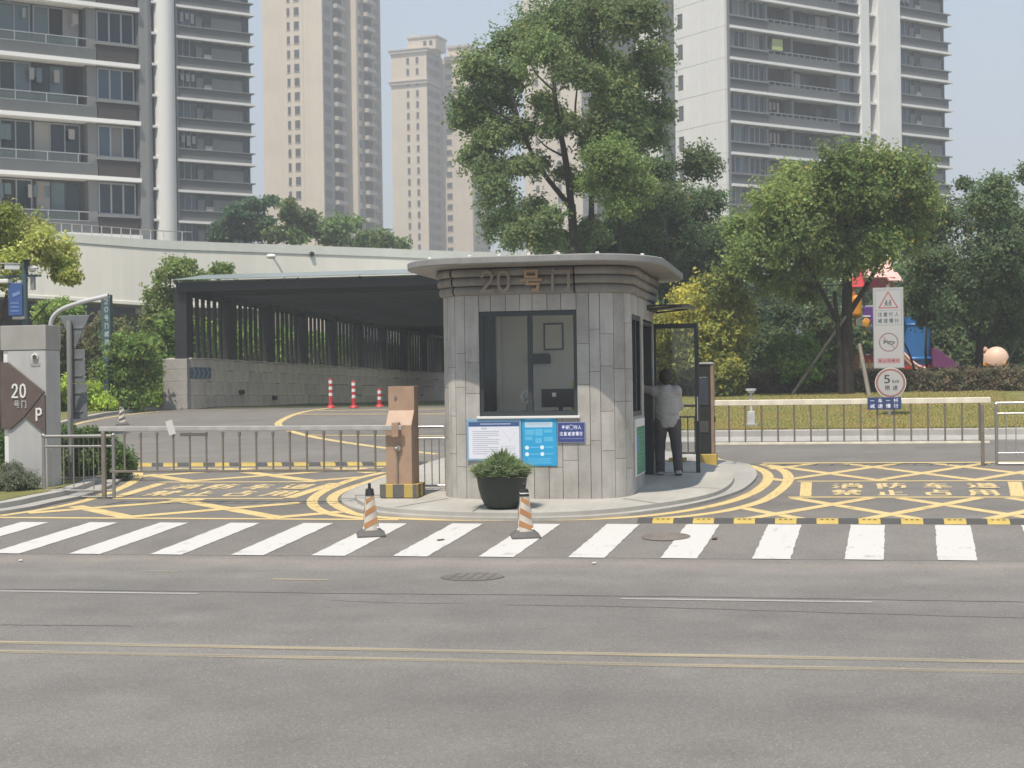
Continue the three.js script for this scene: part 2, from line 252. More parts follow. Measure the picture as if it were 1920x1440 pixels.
// ---- written characters as strokes on a 10 by 10 grid, y down
const WATER = '1,1 2.2,2/0.5,3.8 1.7,4.7/0.5,9 2.2,6';
const WALKING = '1,0.8 2,2/0.5,4 2,4 2,7.5 0.5,9.3/2,8 4,9.2 9.8,9.4';
const GLYPH = {
  消: WATER + '/6.5,0.3 6.5,3/4,1 5,2.5/9,1 8,2.5/4,3.5 4,10/4,3.5 9.3,3.5 9.3,9.5 8.5,9.5/4,5.5 9.3,5.5/4,7.3 9.3,7.3',
  防: '1,0.5 1,10/1,0.5 3.5,0.5 2.3,4 3.6,6 1.5,7.5/6.8,0 6.8,1.8/4.5,2 9.7,2/6.3,2 6,6 4.3,9.8/6.2,4.8 9,4.8 8.6,9.2 7.5,9',
  车: '1.5,1.8 8.5,1.8/4.5,0 2.2,5 8.5,5/0.5,7.4 9.7,7.4/5.3,3.3 5.3,10',
  道: '4.5,0.2 5.3,1.3/8.3,0.2 7.4,1.3/3.5,1.7 9.6,1.7/6.5,1.7 6.2,2.8/4.5,2.9 4.5,7.6 8.7,7.6 8.7,2.9 4.5,2.9/4.5,4.5 8.7,4.5/4.5,6 8.7,6/' + WALKING,
  禁: '0.5,1.5 4.5,1.5/2.5,0 2.5,4.5/2.4,1.8 0.5,4/2.7,2 4.3,3.5/5.5,1.5 9.7,1.5/7.5,0 7.5,4.5/7.4,1.8 5.5,4/7.7,2 9.6,3.8/2,5.2 8,5.2/0.7,6.7 9.3,6.7/5,6.7 5,10/2.8,7.8 1.2,9.5/7,7.8 8.8,9.5',
  止: '5,0.5 5,9/2,4 2,9/5,4.5 8.5,4.5/0.5,9.2 9.6,9.2',
  占: '5,0 5,4.5/5,2.2 9,2.2/2,4.7 8.3,4.7 8.3,9.5 2,9.5 2,4.7',
  用: '2,0.8 2,6.5 0.8,9.8/2,0.8 8.8,0.8 8.8,9.6 7.6,9.6/2,3.7 8.8,3.7/2,6.5 8.8,6.5/5.4,0.8 5.4,9.8',
  号: '2.5,0.5 7.5,0.5 7.5,3.3 2.5,3.3 2.5,0.5/0.6,4.8 9.5,4.8/3.5,4.8 3,6.7 8.3,6.7 7.8,9.6 6,9.6',
  门: '1.6,2.2 1.6,10/1.8,0.2 3,1.5/4,1 8.8,1 8.8,9.6 7.5,9.6',
  注: WATER + '/6.2,0 7,1.3/4,2.3 9.6,2.3/4.5,5.6 9.2,5.6/3.5,9.3 9.8,9.3/6.8,2.3 6.8,9.3',
  意: '5,0 5,1/1,1.4 9,1.4/3.3,1.8 3.8,3/6.8,1.8 6.2,3/0.5,3.2 9.5,3.2/2.3,4.2 7.8,4.2 7.8,7 2.3,7 2.3,4.2/2.3,5.6 7.8,5.6/1.3,7.8 0.6,9.3/2.8,7.8 3,9.6 7,9.6 7.2,8.6/5,7.5 5.6,8.6/8.3,7.8 9.3,9.3',
  行: '3,0.2 0.6,2.8/3.3,3 0.5,6/2.2,4.8 2.2,10/4.8,1.5 9.2,1.5/4.3,4.2 9.7,4.2/7.5,4.2 7.5,9.7 6,9.5',
  人: '5,0.3 4.7,4 0.6,9.8/4.9,3.5 6.5,7 9.6,9.8',
  减: '0.8,1.5 1.8,2.8/0.5,8.5 2,5/3.2,2.2 9.8,2.2/3.2,2.2 3.2,6 2.4,9.8/4.2,4 6,4/4.2,5.3 6,5.3 6,7.6 4.2,7.6 4.2,5.3/7,0.2 7.4,5 9.2,9.6 9.8,8/9.2,3.5 6.5,9.5/8.3,0.3 9.3,1.3',
  速: '3.5,1.5 9.7,1.5/4.3,2.8 9,2.8 9,5 4.3,5 4.3,2.8/6.6,0 6.6,8/6.4,5.2 4,7.6/6.8,5.2 9.3,7.3/' + WALKING,
  慢: '2,0 2,10/1,2.5 0.6,4.5/3,2 3.4,3.5/4.5,0.4 9,0.4 9,3 4.5,3 4.5,0.4/4.5,1.7 9,1.7/4,4 9.6,4 9.6,6 4,6 4,4/5.8,4 5.8,6/7.7,4 7.7,6/4.3,7 8.8,7 4,9.8/5,7.5 9.6,9.8',
  限: '1,0.5 1,10/1,0.5 3.2,0.5 2.3,4 3.4,6 1.5,7.2/4.8,0.8 8.8,0.8 8.8,4.6 4.8,4.6/4.8,2.7 8.8,2.7/4.8,0.8 4.8,9.5 6.5,8.3/6.5,4.8 9.6,9.8/9.3,5.5 7.3,7',
  一: '0.7,5 9.4,5',
  杆: '0.3,2.5 4,2.5/2.2,0 2.2,10/2.1,3 0.4,6.5/2.4,3.8 3.9,5.3/5,1.3 9.5,1.3/4.5,4.7 9.8,4.7/7.3,1.3 7.3,10',
  鸣: '0.5,2 3,2 3,6.5 0.5,6.5 0.5,2/6.5,0 5.8,1/4.8,1.2 8.8,1.2 8.8,4.2 8,4.2/4.8,1.2 4.8,6 9.5,6 9.2,9.6 8,9.6/4,8 8,8',
  喇: '0.5,2 2.2,2 2.2,6.5 0.5,6.5 0.5,2/3,1.8 7,1.8/3.4,3.2 6.6,3.2 6.6,5.3 3.4,5.3 3.4,3.2/5,0 5,10/4.8,5.5 3,8.5/5.2,5.5 7,8/8,1.5 8,7/9.5,0.5 9.5,9.7 8.5,9.5',
  叭: '0.8,2 3.5,2 3.5,7 0.8,7 0.8,2/6,1.5 5.6,5 4,9.5/7,1 7.8,5 9.8,9.5',
  平: '1.5,1 8.5,1/3,2.3 3.8,4.3/7,2.3 6.2,4.3/0.5,5.6 9.5,5.6/5,1 5,10',
  安: '5,0 5,1.3/1,3 1,1.6 9,1.6 9,3/0.6,5 9.5,5/4.6,2.8 3,7 8.6,9.8/7,5 5.5,8 1,9.8',
  2: '1.5,2.5 2.6,0.9 4.9,0.3 7.4,0.9 8.3,2.8 7.4,4.8 1.4,9.6 8.8,9.6',
  0: '5,0.3 2.6,1.2 1.6,3.5 1.6,6.5 2.6,8.8 5,9.7 7.4,8.8 8.4,6.5 8.4,3.5 7.4,1.2 5,0.3',
  P: '2.2,10 2.2,0.4 6.3,0.4 8.2,1.5 8.2,4.3 6.3,5.4 2.2,5.4',
};
const strokes = (ch) => GLYPH[ch].split('/').map((s) => s.split(' ').map((p) => p.split(',').map(Number)));
// characters as solid strokes standing on the plane z = 0
function glyphSolid(ch, w, h, th, d) {
  const out = []; let k = 0;
  for (const s of strokes(ch)) for (let i = 0; i < s.length - 1; i++) {
    const [x0, y0] = s[i], [x1, y1] = s[i + 1], ax = (x0 / 10 - 0.5) * w, ay = (0.5 - y0 / 10) * h, bx = (x1 / 10 - 0.5) * w, by = (0.5 - y1 / 10) * h, L = Math.hypot(bx - ax, by - ay) + th * 0.9, dd = d + 0.0006 * (k++ % 7);
    out.push(box(L, th, dd).rotateZ(Math.atan2(by - ay, bx - ax)).translate((ax + bx) / 2, (ay + by) / 2, dd / 2));
  }
  return merge(out);
}
function glyphRoad(ch, cx, cz, w, h, th, lift) {   // painted flat, upright for a reader looking towards -z
  const out = []; let k = 0;
  for (const s of strokes(ch)) for (let i = 0; i < s.length - 1; i++) {
    const a = [cx + (s[i][0] / 10 - 0.5) * w, cz + (s[i][1] / 10 - 0.5) * h], b = [cx + (s[i + 1][0] / 10 - 0.5) * w, cz + (s[i + 1][1] / 10 - 0.5) * h];
    const flat = Math.abs(b[0] - a[0]) > Math.abs(b[1] - a[1]);
    out.push(strip(a, b, flat ? th * 1.2 : th, lift + 0.0005 * k++, 1));
  }
  return merge(out);
}
function glyphDraw(g, ch, x, y, w, h, lw) { g.lineWidth = lw; g.beginPath(); for (const s of strokes(ch)) s.forEach((p, i) => g[i ? 'lineTo' : 'moveTo'](x + p[0] / 10 * w, y + p[1] / 10 * h)); g.stroke(); }
function print(W, H, draw) {
  const c = document.createElement('canvas'); c.width = W; c.height = H; const g = c.getContext('2d'); draw(g, W, H);
  const t = new THREE.CanvasTexture(c); t.colorSpace = THREE.SRGBColorSpace; t.anisotropy = 8;
  return mat(1, 1, 1, 0.5, { map: t });
}
function face(w, h, x, y, z) { return new THREE.PlaneGeometry(w, h).translate(x, y, z); }

// ---- foliage: clumps 'dx,dy,r ...' in metres from the base, seen along the tree's own x and y
const FULL = 3.3, LIFT = 2.75;
function foliage(cl, o) {
  const { leaf = 0.16, dens = 420, tones = [[0.045, 0.085, 0.02]], depth = 1, squash = 0.85, lobes = 7, droop = 0, wide = 0.55, grow = 1.1, turned = 0.008 } = o;
  const clumps = cl.split(' ').map((s) => { const c = s.split(',').map(Number); c[2] *= grow; return c; });
  const mx = clumps.reduce((a, c) => a + c[0], 0) / clumps.length, ext = Math.max(...clumps.map((c) => Math.abs(c[0] - mx))) + 0.3;
  const pos = [], col = [], n3 = V(), a = V(), b = V(), t = V(), c0 = V(), out = V();
  for (const [cx, cy, r] of clumps) {
    const edge = Math.min(1, Math.abs(cx - mx) / ext), dz = rr(-1, 1) * depth * ext * Math.sqrt(Math.max(0.1, 1 - edge * edge));
    const tone = tones[Math.floor(rnd() * tones.length)], kk = rr(0.85, 1.2), n = Math.round(dens * FULL * Math.max(0.35, (r / 0.7) ** 2)), per = 15, tw = [];
    for (let i = 0; i < Math.max(6, n / per); i++) {   // twigs that leave the clump's middle and carry leaves on their outer part
      const th = rr(0, 6.283), u = rr(-0.75, 1), q = Math.sqrt(1 - u * u), L = r * (0.5 + 0.75 * Math.pow(rnd(), 0.8));
      tw.push([q * Math.cos(th) * L, u * L, q * Math.sin(th) * L, rr(0.8, 1.22), rr(-0.35, 0.25)]);
    }
    for (let i = 0; i < n; i++) {
      const s = tw[Math.floor(rnd() * tw.length)], f = 0.3 + 0.75 * Math.pow(rnd(), 0.7), sp = leaf * 1.15;
      out.set(s[0], s[1], s[2]).normalize();
      c0.set(cx + s[0] * f + rr(-sp, sp), cy + (s[1] * f + s[4] * r * f * f) * squash + rr(-sp, sp) * 0.8, dz + s[2] * f + rr(-sp, sp));
      n3.set(rr(-1, 1), rr(-0.3, 1.2), rr(-1, 1)).addScaledVector(out, 0.7).normalize();
      t.set(rr(-1, 1), rr(-1, 0.4) - droop, rr(-1, 1)).cross(n3).normalize(); a.copy(t); b.crossVectors(n3, a);
      const L = leaf * rr(0.6, 1.35), w = L * wide;
      const p0 = [c0.x - a.x * L / 2, c0.y - a.y * L / 2, c0.z - a.z * L / 2], p1 = [c0.x + a.x * L / 2 - n3.x * L * 0.12, c0.y + a.y * L / 2 - n3.y * L * 0.12, c0.z + a.z * L / 2 - n3.z * L * 0.12];
      const l0 = [c0.x - b.x * w / 2 + n3.x * L * 0.07, c0.y - b.y * w / 2 + n3.y * L * 0.07, c0.z - b.z * w / 2 + n3.z * L * 0.07], l1 = [c0.x + b.x * w / 2 + n3.x * L * 0.07, c0.y + b.y * w / 2 + n3.y * L * 0.07, c0.z + b.z * w / 2 + n3.z * L * 0.07];
      pos.push(...p0, ...l1, ...p1, ...p0, ...p1, ...l0);
      const k = kk * s[3] * rr(0.7, 1.3), y = rr(-0.02, 0.02), tn = rnd() < 0.65 ? tone : tones[Math.floor(rnd() * tones.length)], dry = rnd() < turned ? 1 : 0, cr = ((tn[0] + y * 0.6) + dry * 0.12) * k * LIFT, cg = (tn[1] + dry * 0.05) * k * LIFT, cb = tn[2] * k * LIFT * 1.15;
      for (let v = 0; v < 6; v++) col.push(Math.max(0.004, cr), cg, cb);
    }
  }
  const g = new THREE.BufferGeometry(); g.setAttribute('position', new THREE.Float32BufferAttribute(pos, 3)); g.setAttribute('color', new THREE.Float32BufferAttribute(col, 3)); g.computeVertexNormals(); return g;
}
const leafMat = mat(1, 1, 1, 0.9, { vertexColors: true, side: THREE.DoubleSide, transmission: 0.52, thickness: 0, specularIntensity: 0.4 });
const PLANT_TURN = YAW;
function plant(name, label, category, base, clumps, o) {
  seed(o.seed ?? 7);
  const t = thing(name, label, category, base, PLANT_TURN, o.group);
  const f = part(o.crownName ?? 'crown', foliage(clumps, o), leafMat, t);
  const wood = (o.trunk ?? []).map(([pts, r0, r1]) => limb(pts, r0, r1));
  if (wood.length) part(o.stemName ?? 'trunk', wood, o.bark ?? M.bark, t);
  return t;
}

// ================================================================ THE GROUND
const tyreTrack = (z) => 1 - 0.07 * (Math.exp(-(((z + 16.35) / 0.3) ** 2)) + Math.exp(-(((z + 15.2) / 0.3) ** 2)) + Math.exp(-(((z + 13.6) / 0.32) ** 2)) + Math.exp(-(((z + 12.2) / 0.32) ** 2)) + Math.exp(-(((z + 9.9) / 0.3) ** 2)));
const patch = (x, z) => { const a = fbm(x * 0.11 + 50, z * 0.35 + 50, 512, 4, 201), b = fbm(x * 0.9 + 90, z * 2.4 + 90, 512, 3, 205), w = 0.74 + 0.38 * a + 0.2 * (b - 0.5) + 0.1; return [w, w * 0.995, w * 0.985]; };
const roadTint = (x, z) => { const p = patch(x, z), dust = Math.exp(-(((z + 17.2) / 0.5) ** 2)) * 0.26 + Math.exp(-(((z + 16.0) / 0.5) ** 2)) * 0.05, fresh = z < -17.7 ? 0.93 : 1, k = (1 + dust) * fresh * tyreTrack(z + 0.12 * Math.sin(x * 0.35)); return [p[0] * k * (1 + dust * 0.25), p[1] * k, p[2] * k * (1 - dust * 0.15)]; };
const ground = part('ground', sheet(-1200, 1200, 60, -1500, 60, [60, 0, ZB, -19, ZT, -30, -40, -49, -54, -70, -89, -120, -300, -700, -1500], -0.05), M.soil, scene);
tag(ground, 'flat ground stretching away behind the street and trees', null, null, 'structure');
tag(part('road', sheet(-70, 50, 14, ZB, 150, lines(14, ZB, 0.5), 0, roadTint), M.road, scene), 'grey asphalt carriageway in the foreground', null, null, 'structure');
tag(part('driveway', sheet(-45, 40, ZB, -90, 110, [...lines(ZB, ZT, 0.6), ...lines(ZT - 1, -54, 0.8), ...lines(-56, -90, 2)], 0.002, roadTint), M.plaza, scene), 'asphalt forecourt climbing from the crossing to the gates and ramp', null, null, 'structure');

// zebra crossing on the apron
{
  const g = structure('crosswalk', 'white zebra crossing stripes in front of the gates');
  for (let i = -14; i < 16; i++) {
    const x = -8.79 + i * 1.028, jig = 0.03 * Math.sin(i * 7.3);
    if (x < -20 || x > 8) continue;
    part('stripe', merge([strip([x + jig, -17.79], [x + 0.13, -20.22], 0.42, 0.008, 22)]), M.white, g);
  }
}
{
  const g = structure('lane_line', 'worn white dashed lane line on the road');
  for (const [a, b] of [[-14.2, -11.8], [-8.4, -5.94], [-1.81, 0.45], [4.6, 7]]) part('dash', strip([a, -14.45], [b, -14.42], 0.085, 0.006, 4), M.whiteWorn, g);
}
{
  const g = structure('centre_line', 'faded yellow double centre line on the road');
  for (const z of [-11.5, -11.1]) part('line', strip([-40, z], [20, z], 0.125, 0.005, 60), M.yellowFaint, g);
}
{
  const g = structure('road_seam', 'dark sealed cracks running along the road');
  const wob = (l, k) => smooth(l, 80).map((p, i) => [p[0], p[1] + 0.008 * Math.sin(i * 0.7 + k) + 0.005 * Math.sin(i * 1.9 * k)]);
  part('seam', ribbon(wob([[-16, -14.66], [-8.1, -14.62], [-6.1, -14.61], [-4.2, -14.6], [-2.9, -14.64], [-1.2, -14.65], [0.3, -14.62], [1.8, -14.57], [6, -14.5]], 1), 0.026, 0.004), M.seam, g);
  part('seam', ribbon(wob([[-2.8, -13.97], [-1.6, -13.95], [-0.2, -13.8], [1.7, -13.6], [4, -13.4]], 1.7), 0.02, 0.004), M.seam, g);
  part('seam', ribbon(wob([[-7.4, -12.35], [-6.9, -12.37], [-6.2, -12.41], [-5.7, -12.43]], 2.1), 0.02, 0.004), M.seam, g);
  part('seam', ribbon(wob([[-4.5, -14.1], [-3.6, -14.0], [-3.2, -14.05]], 2.1), 0.015, 0.004), M.seam, g);
}
tag(part('manhole_cover', [cyl(0.33, 0.33, 0.008, -3.55, 0.001, -15.96, 32), ...[-0.2, -0.1, 0, 0.1, 0.2].map((x) => cbox(-3.56 + x, -3.54 + x, 0.008, 0.013, -16.2, -15.72))], mat(0.2, 0.182, 0.165, 0.85, { map: T.granite }), scene), 'dark round manhole cover sunk in the road', 'manhole cover');
{ const g = new THREE.CircleGeometry(0.3, 32).rotateX(-Math.PI / 2).translate(-1.85, 0, -19.25), p = g.attributes.position; for (let i = 0; i < p.count; i++) p.setY(i, gy(p.getX(i), p.getZ(i)) + 0.011); g.computeVertexNormals(); tag(part('manhole_cover', boxUV(g), mat(0.22, 0.19, 0.165, 0.9, { map: T.granite }), scene), 'brown round manhole cover between the crossing stripes', 'manhole cover'); }

// yellow box markings, text boxes and the double line round the island
const Y1 = [[-2.0, -30.2], [-1.86, -29.51], [-1.27, -28.42], [-0.89, -27.04], [-0.83, -25.39], [-1.06, -23.5], [-1.45, -22.3], [-1.97, -21.44], [-2.5, -20.95], [-3.08, -20.72], [-3.78, -20.62], [-4.49, -20.6], [-5.5, -20.72], [-6.25, -21.1], [-6.83, -21.95], [-7.29, -23.0], [-7.49, -24.11], [-7.47, -25.59], [-7.44, -26.48], [-7.3, -28]];
const Y2R = [[-0.99, -28.5], [-0.62, -27.41], [-0.49, -25.8], [-0.64, -23.85], [-0.87, -22.62], [-1.33, -21.57], [-1.86, -20.98], [-2.3, -20.72]];
const Y2L = [[-7.66, -27.25], [-7.86, -25.95], [-7.77, -23.89], [-7.49, -22.65], [-7.05, -21.67], [-6.53, -21.01], [-5.97, -20.7]];
{
  const g = structure('box_marking', 'yellow crossed box markings on the right lane, with a fire lane notice');
  part('edge_line', ribbon(smooth(Y1, 140), 0.17, 0.005), M.yellow, g);
  part('edge_line', ribbon(smooth(Y2R, 70), 0.17, 0.005), M.yellow, g);
  const xr = 8;
  part('border_line', strip([-1, -28.72], [xr, -28.72], 0.16, 0.0055, 30), M.yellow, g);
  part('border_line', strip([-0.35, -25.55], [xr - 2, -25.55], 0.12, 0.007, 20), M.yellow, g);
  part('border_line', strip([-0.45, -23.3], [xr - 2, -23.3], 0.12, 0.007, 20), M.yellow, g);
  part('bracket', strip([-0.2, -25.42], [-0.2, -23.42], 0.17, 0.006, 4), M.yellow, g);
  part('bracket', strip([2.97, -25.42], [2.78, -23.42], 0.2, 0.006, 4), M.yellow, g);
  const inBox = (z0, z1, dir, y) => {   // diagonal hatch, 1.5 m apart, between two z lines
    for (let k = -8; k < 9; k++) {
      let a = [0.93 + 1.5 * k + (dir > 0 ? -0.75 : 0.75) * 0, -25.72], sl = 0.75 / 1.1 * dir;
      const at = (z) => a[0] + (z - a[1]) * sl;
      let p = [at(z0), z0], q = [at(z1), z1];
      const left = (z) => z < -25.6 ? -0.95 + 0.35 * Math.max(0, 1 - Math.abs(z + 26.8)) : -0.75 - 0.62 * Math.max(0, (z + 23.3) / 2.4);
      const l = []; for (let i = 0; i <= 14; i++) { const z = z0 + (z1 - z0) * i / 14, x = at(z); if (x > left(z) && x < xr) l.push([x, z]); }
      if (l.length > 1) part('hatch_line', ribbon(l, 0.19, y), M.yellow, g);
    }
  };
  inBox(-28.64, -25.62, 1, 0.0035); inBox(-28.64, -25.62, -1, 0.0065);
  inBox(-23.23, -20.75, 1, 0.0035); inBox(-23.23, -20.75, -1, 0.0065);
  [...'消防车道'].forEach((c, i) => part('character', glyphRoad(c, 0.42 + i * 0.67, -24.86, 0.46, 0.78, 0.07, 0.004), M.yellowPale, g));
  [...'禁止占用'].forEach((c, i) => part('character', glyphRoad(c, 0.4 + i * 0.65, -23.92, 0.46, 0.78, 0.07, 0.004), M.yellowPale, g));
}
{
  const g = structure('box_marking', 'yellow crossed box markings on the left lane, with a fire lane notice');
  part('edge_line', ribbon(smooth(Y2L, 70), 0.17, 0.005), M.yellow, g);
  part('border_line', strip([-11.9, -20.74], [-5.6, -20.62], 0.14, 0.0062, 20), M.yellow, g);
  part('border_line', strip([-12.1, -28.1], [-7.9, -28.1], 0.14, 0.006, 10), M.yellow, g);
  part('border_line', strip([-11.2, -25.6], [-8.4, -25.6], 0.13, 0.0072, 8), M.yellow, g);
  part('border_line', strip([-10.9, -23.1], [-8.1, -23.1], 0.13, 0.0072, 8), M.yellow, g);
  part('bracket', strip([-8.0, -25.4], [-8.05, -23.2], 0.2, 0.0058, 4), M.yellow, g);
  part('bracket', strip([-11.1, -25.4], [-10.95, -23.3], 0.2, 0.0058, 4), M.yellow, g);
  const left = (z) => z > -22.6 ? -11.1 - 0.5 * (z + 22.6) / 2 : -11.05 - 1.15 * Math.max(0, (-z - 22.8) / 4.5), right = (z) => z > -22.65 ? -7.45 + (z + 22.65) * 0.75 : -7.75;
  const hatch = (z0, z1, dir, y) => { for (let k = -7; k < 8; k++) { const l = []; for (let i = 0; i <= 20; i++) { const z = z0 + (z1 - z0) * i / 20, x = -9.61 + 2.22 * k + (z + 20.83) * 1.12 * dir; if (x > left(z) && x < right(z)) l.push([x, z]); } if (l.length > 1) part('hatch_line', ribbon(l, 0.25, y), M.yellow, g); } };
  hatch(-23.02, -20.8, 1, 0.0036); hatch(-23.02, -20.8, -1, 0.0068); hatch(-28.02, -25.68, 1, 0.0036); hatch(-28.02, -25.68, -1, 0.0068);
  [...'消防车道'].forEach((c, i) => part('character', glyphRoad(c, -10.45 + i * 0.66, -24.85, 0.5, 0.8, 0.08, 0.004), M.yellowPale, g));
  [...'禁止占用'].forEach((c, i) => part('character', glyphRoad(c, -10.4 + i * 0.66, -23.85, 0.5, 0.8, 0.08, 0.004), M.yellowPale, g));
  part('edge_line', ribbon(smooth([[-11.65, -20.95], [-11.4, -21.6], [-11.25, -22.5], [-11.35, -23.7], [-11.6, -25.1], [-12.0, -26.4], [-12.6, -27.7], [-13.4, -28.8], [-14.3, -29.6], [-15.6, -30.2]], 70), 0.17, 0.005), M.yellow, g);
}
{
  const g = structure('wedge_marking', 'yellow wedge of lines dividing the ramp lanes');
  part('edge_line', ribbon(smooth([[-15.3, -49.4], [-15.65, -47.5], [-15.6, -46], [-15.15, -43.5], [-14.5, -41], [-13.9, -39.6], [-13.2, -38.2], [-11.56, -35.6], [-9.2, -32.7], [-7.6, -31]], 90), 0.2, 0.006), M.yellow, g);
  for (const [a, b, w] of [[[-15.4, -47.2], [-8.5, -47.4], 0.22], [[-15.5, -45.4], [-8.5, -44.4], 0.22], [[-13.3, -38.4], [-8.2, -38.6], 0.2], [[-12.2, -36.6], [-7.8, -35.8], 0.18]]) part('hatch_line', strip(a, b, w, 0.009, 8), M.yellow, g);
  part('edge_line', ribbon(smooth([[-17.5, -33.5], [-19.8, -37.4], [-20.2, -39.5], [-21.0, -42.6], [-21.3, -45.6], [-21, -48.5]], 40), 0.16, 0.006), M.yellow, g);
}
// rubber speed bumps
function bump(label, x0, x1, z, first, pitch, wide, skew, depth) {
  const t = thing('speed_bump', label, 'speed bump', [0, 0, 0]);
  const prof = [[-depth / 2, 0], [-depth * 0.36, 0.03], [-depth * 0.16, 0.048], [depth * 0.16, 0.048], [depth * 0.36, 0.03], [depth / 2, 0]];
  const seg = (a, b, m, name, studs) => {
    const pos = [];
    for (let i = 0; i < prof.length - 1; i++) { const [p, h] = prof[i], [q, k] = prof[i + 1], f = (x, d, y) => [x + d * skew, gy(x, z + d) + y + 0.004, z + d]; const A = f(a, p, h), B = f(b, p, h), C = f(b, q, k), D = f(a, q, k); pos.push(...A, ...C, ...B, ...A, ...D, ...C); }
    const end = (x, s) => { for (let i = 1; i < prof.length - 1; i++) { const f = (j) => [x + prof[j][0] * skew, gy(x, z + prof[j][0]) + prof[j][1] + 0.004, z + prof[j][0]]; const l = [f(0), f(i), f(i + 1)]; if (s) l.reverse(); pos.push(...l.flat()); } }; end(a, 0); end(b, 1);
    const g = new THREE.BufferGeometry(); g.setAttribute('position', new THREE.Float32BufferAttribute(pos, 3)); g.computeVertexNormals();
    const s = part(name, boxUV(g), m, t);
    if (studs) for (const k of [0.25, 0.5, 0.75]) part('stud', cyl(0.018, 0.018, 0.006, a + (b - a) * k, gy(0, z + 0.06) + 0.046, z + 0.06, 8), M.rubber, s);
  };
  let x = x0;
  for (let k = first; k < x1; k += pitch) { if (k > x0) seg(x + 0.004, k - 0.004, M.rubber, 'black_block'); seg(Math.max(k, x0), Math.min(x1, k + wide), M.yellowPaint, 'yellow_block', pitch > 0.5 && skew === 0); x = k + wide; }
}
bump('black and yellow rubber speed bump behind the zebra crossing on the right', -2.33, 8, -20.48, -2.13, 0.5225, 0.27, 0, 0.3);
bump('black and yellow rubber speed bump across the left lane behind the barrier', -13.1, -6.4, -28.75, -13.05, 0.53, 0.29, 0.42, 0.42);

// lawns and kerbs
const islandOuter = [[-7.03, -22.64], [-6.81, -22.10], [-6.52, -21.64], [-6.09, -21.14], [-5.3, -20.74], [-4.01, -20.52], [-3.03, -20.72], [-2.38, -21.22], [-1.74, -22.19], [-1.22, -23.69], [-1.05, -24.99], [-1.01, -26.35], [-1.12, -27.48], [-1.31, -28.29], [-1.83, -29.1], [-2.6, -30.6], [-3.6, -31.2], [-6.4, -31.2], [-7.0, -30.2], [-7.27, -27], [-7.32, -24.9], [-7.25, -23.51]];
const islandInner = [[-6.86, -22.8], [-6.6, -22.1], [-6.3, -21.6], [-5.95, -21.22], [-5.4, -20.9], [-4.75, -20.7], [-3.97, -20.62], [-3.35, -20.74], [-2.85, -21.0], [-2.42, -21.42], [-1.82, -22.3], [-1.5, -23.1], [-1.36, -24.0], [-1.33, -25.1], [-1.4, -26.1], [-1.6, -27], [-1.95, -27.7], [-2.8, -30], [-3.6, -30.9], [-6.3, -30.9], [-6.85, -30], [-7.05, -27], [-7.1, -24.9], [-7.04, -23.5]];
const island = structure('traffic_island', 'pale paved island with rounded kerb under the guard booth');
part('kerb', slab(smooth(islandOuter, 120, true), 0.045), M.kerb, island);
part('paving', slab(smooth(islandInner, 120, true), 0.1), M.paving, island);
{ // kerb joints and paving joints, thin recessed-looking sealing strips
  const j = []; for (const [a, b] of [[[-2.2, -21.7], [-2.75, -22.3]], [[-1.45, -23.6], [-2.2, -23.9]], [[-4.6, -20.75], [-4.6, -22.2]], [[-1.6, -26.4], [-2.3, -26.2]], [[-5.8, -21.2], [-5.3, -22.3]]]) j.push(strip(a, b, 0.018, 0.1035, 4));
  part('joint', j, M.joint, island);
}
const ISL = 0.1;
const vergeA = smooth([[-40, -20.9], [-13, -20.85], [-12.15, -21.0], [-11.86, -21.6], [-11.8, -22.4], [-11.74, -23.1], [-11.88, -24.1], [-12.1, -25.1], [-12.45, -26.2], [-12.95, -27.3], [-13.8, -28.3], [-15, -28.8], [-40, -29.2]], 100);
const vk = structure('verge', 'kerbed planting verge at the left beside the sign');
part('kerb', slab(vergeA.map((p) => [p[0] + 0.28, p[1] + (p[1] < -27 ? -0.25 : 0)]), 0.05), M.kerb, vk);
part('kerb', slab(vergeA, 0.13), M.paving, vk);
part('soil', slab(vergeA.map((p) => [p[0] - 0.22, Math.min(-21.25, Math.max(-28.4, p[1]))]), 0.14), M.grass, vk);
const vergeB = [[-22, -37.6], [-20.55, -39.6], [-21.3, -42.6], [-21.75, -45.6], [-21.6, -48.6], [-21.55, -62], [-22.2, -88], [-60, -88], [-60, -36]];
const vb = structure('verge', 'grass verge beside the ramp wall at the left');
part('kerb', slab(vergeB, 0.1), M.kerb, vb);
part('lawn', slab(vergeB.map((p, i) => [p[0] - 0.25, i === 0 || i === 8 ? p[1] - 0.3 : p[1]]), 0.115), M.grass, vb);
const lawn = structure('lawn', 'sunlit lawn behind the right barrier');
part('kerb', slab([[-6.3, -34.9], [36, -35.1], [36, -35.5], [-6.3, -35.3]], 0.14), M.kerb, lawn);
part('gutter', slab([[-6.3, -33.6], [36, -33.8], [36, -35.1], [-6.3, -34.9]], 0.02), M.kerb, lawn);
for (let x = -6; x < 14; x += 1.2) part('joint', strip([x, -34.93], [x, -35.4], 0.012, 0.1425, 1), M.joint, lawn);
part('grass_sheet', sheet(-6.3, 36, -35.4, -89, 30, lines(-35.4, -54, 1.5).concat(lines(-57, -89, 4)), 0.13), M.grass, lawn).material = Object.assign(M.grass.clone(), { vertexColors: false });

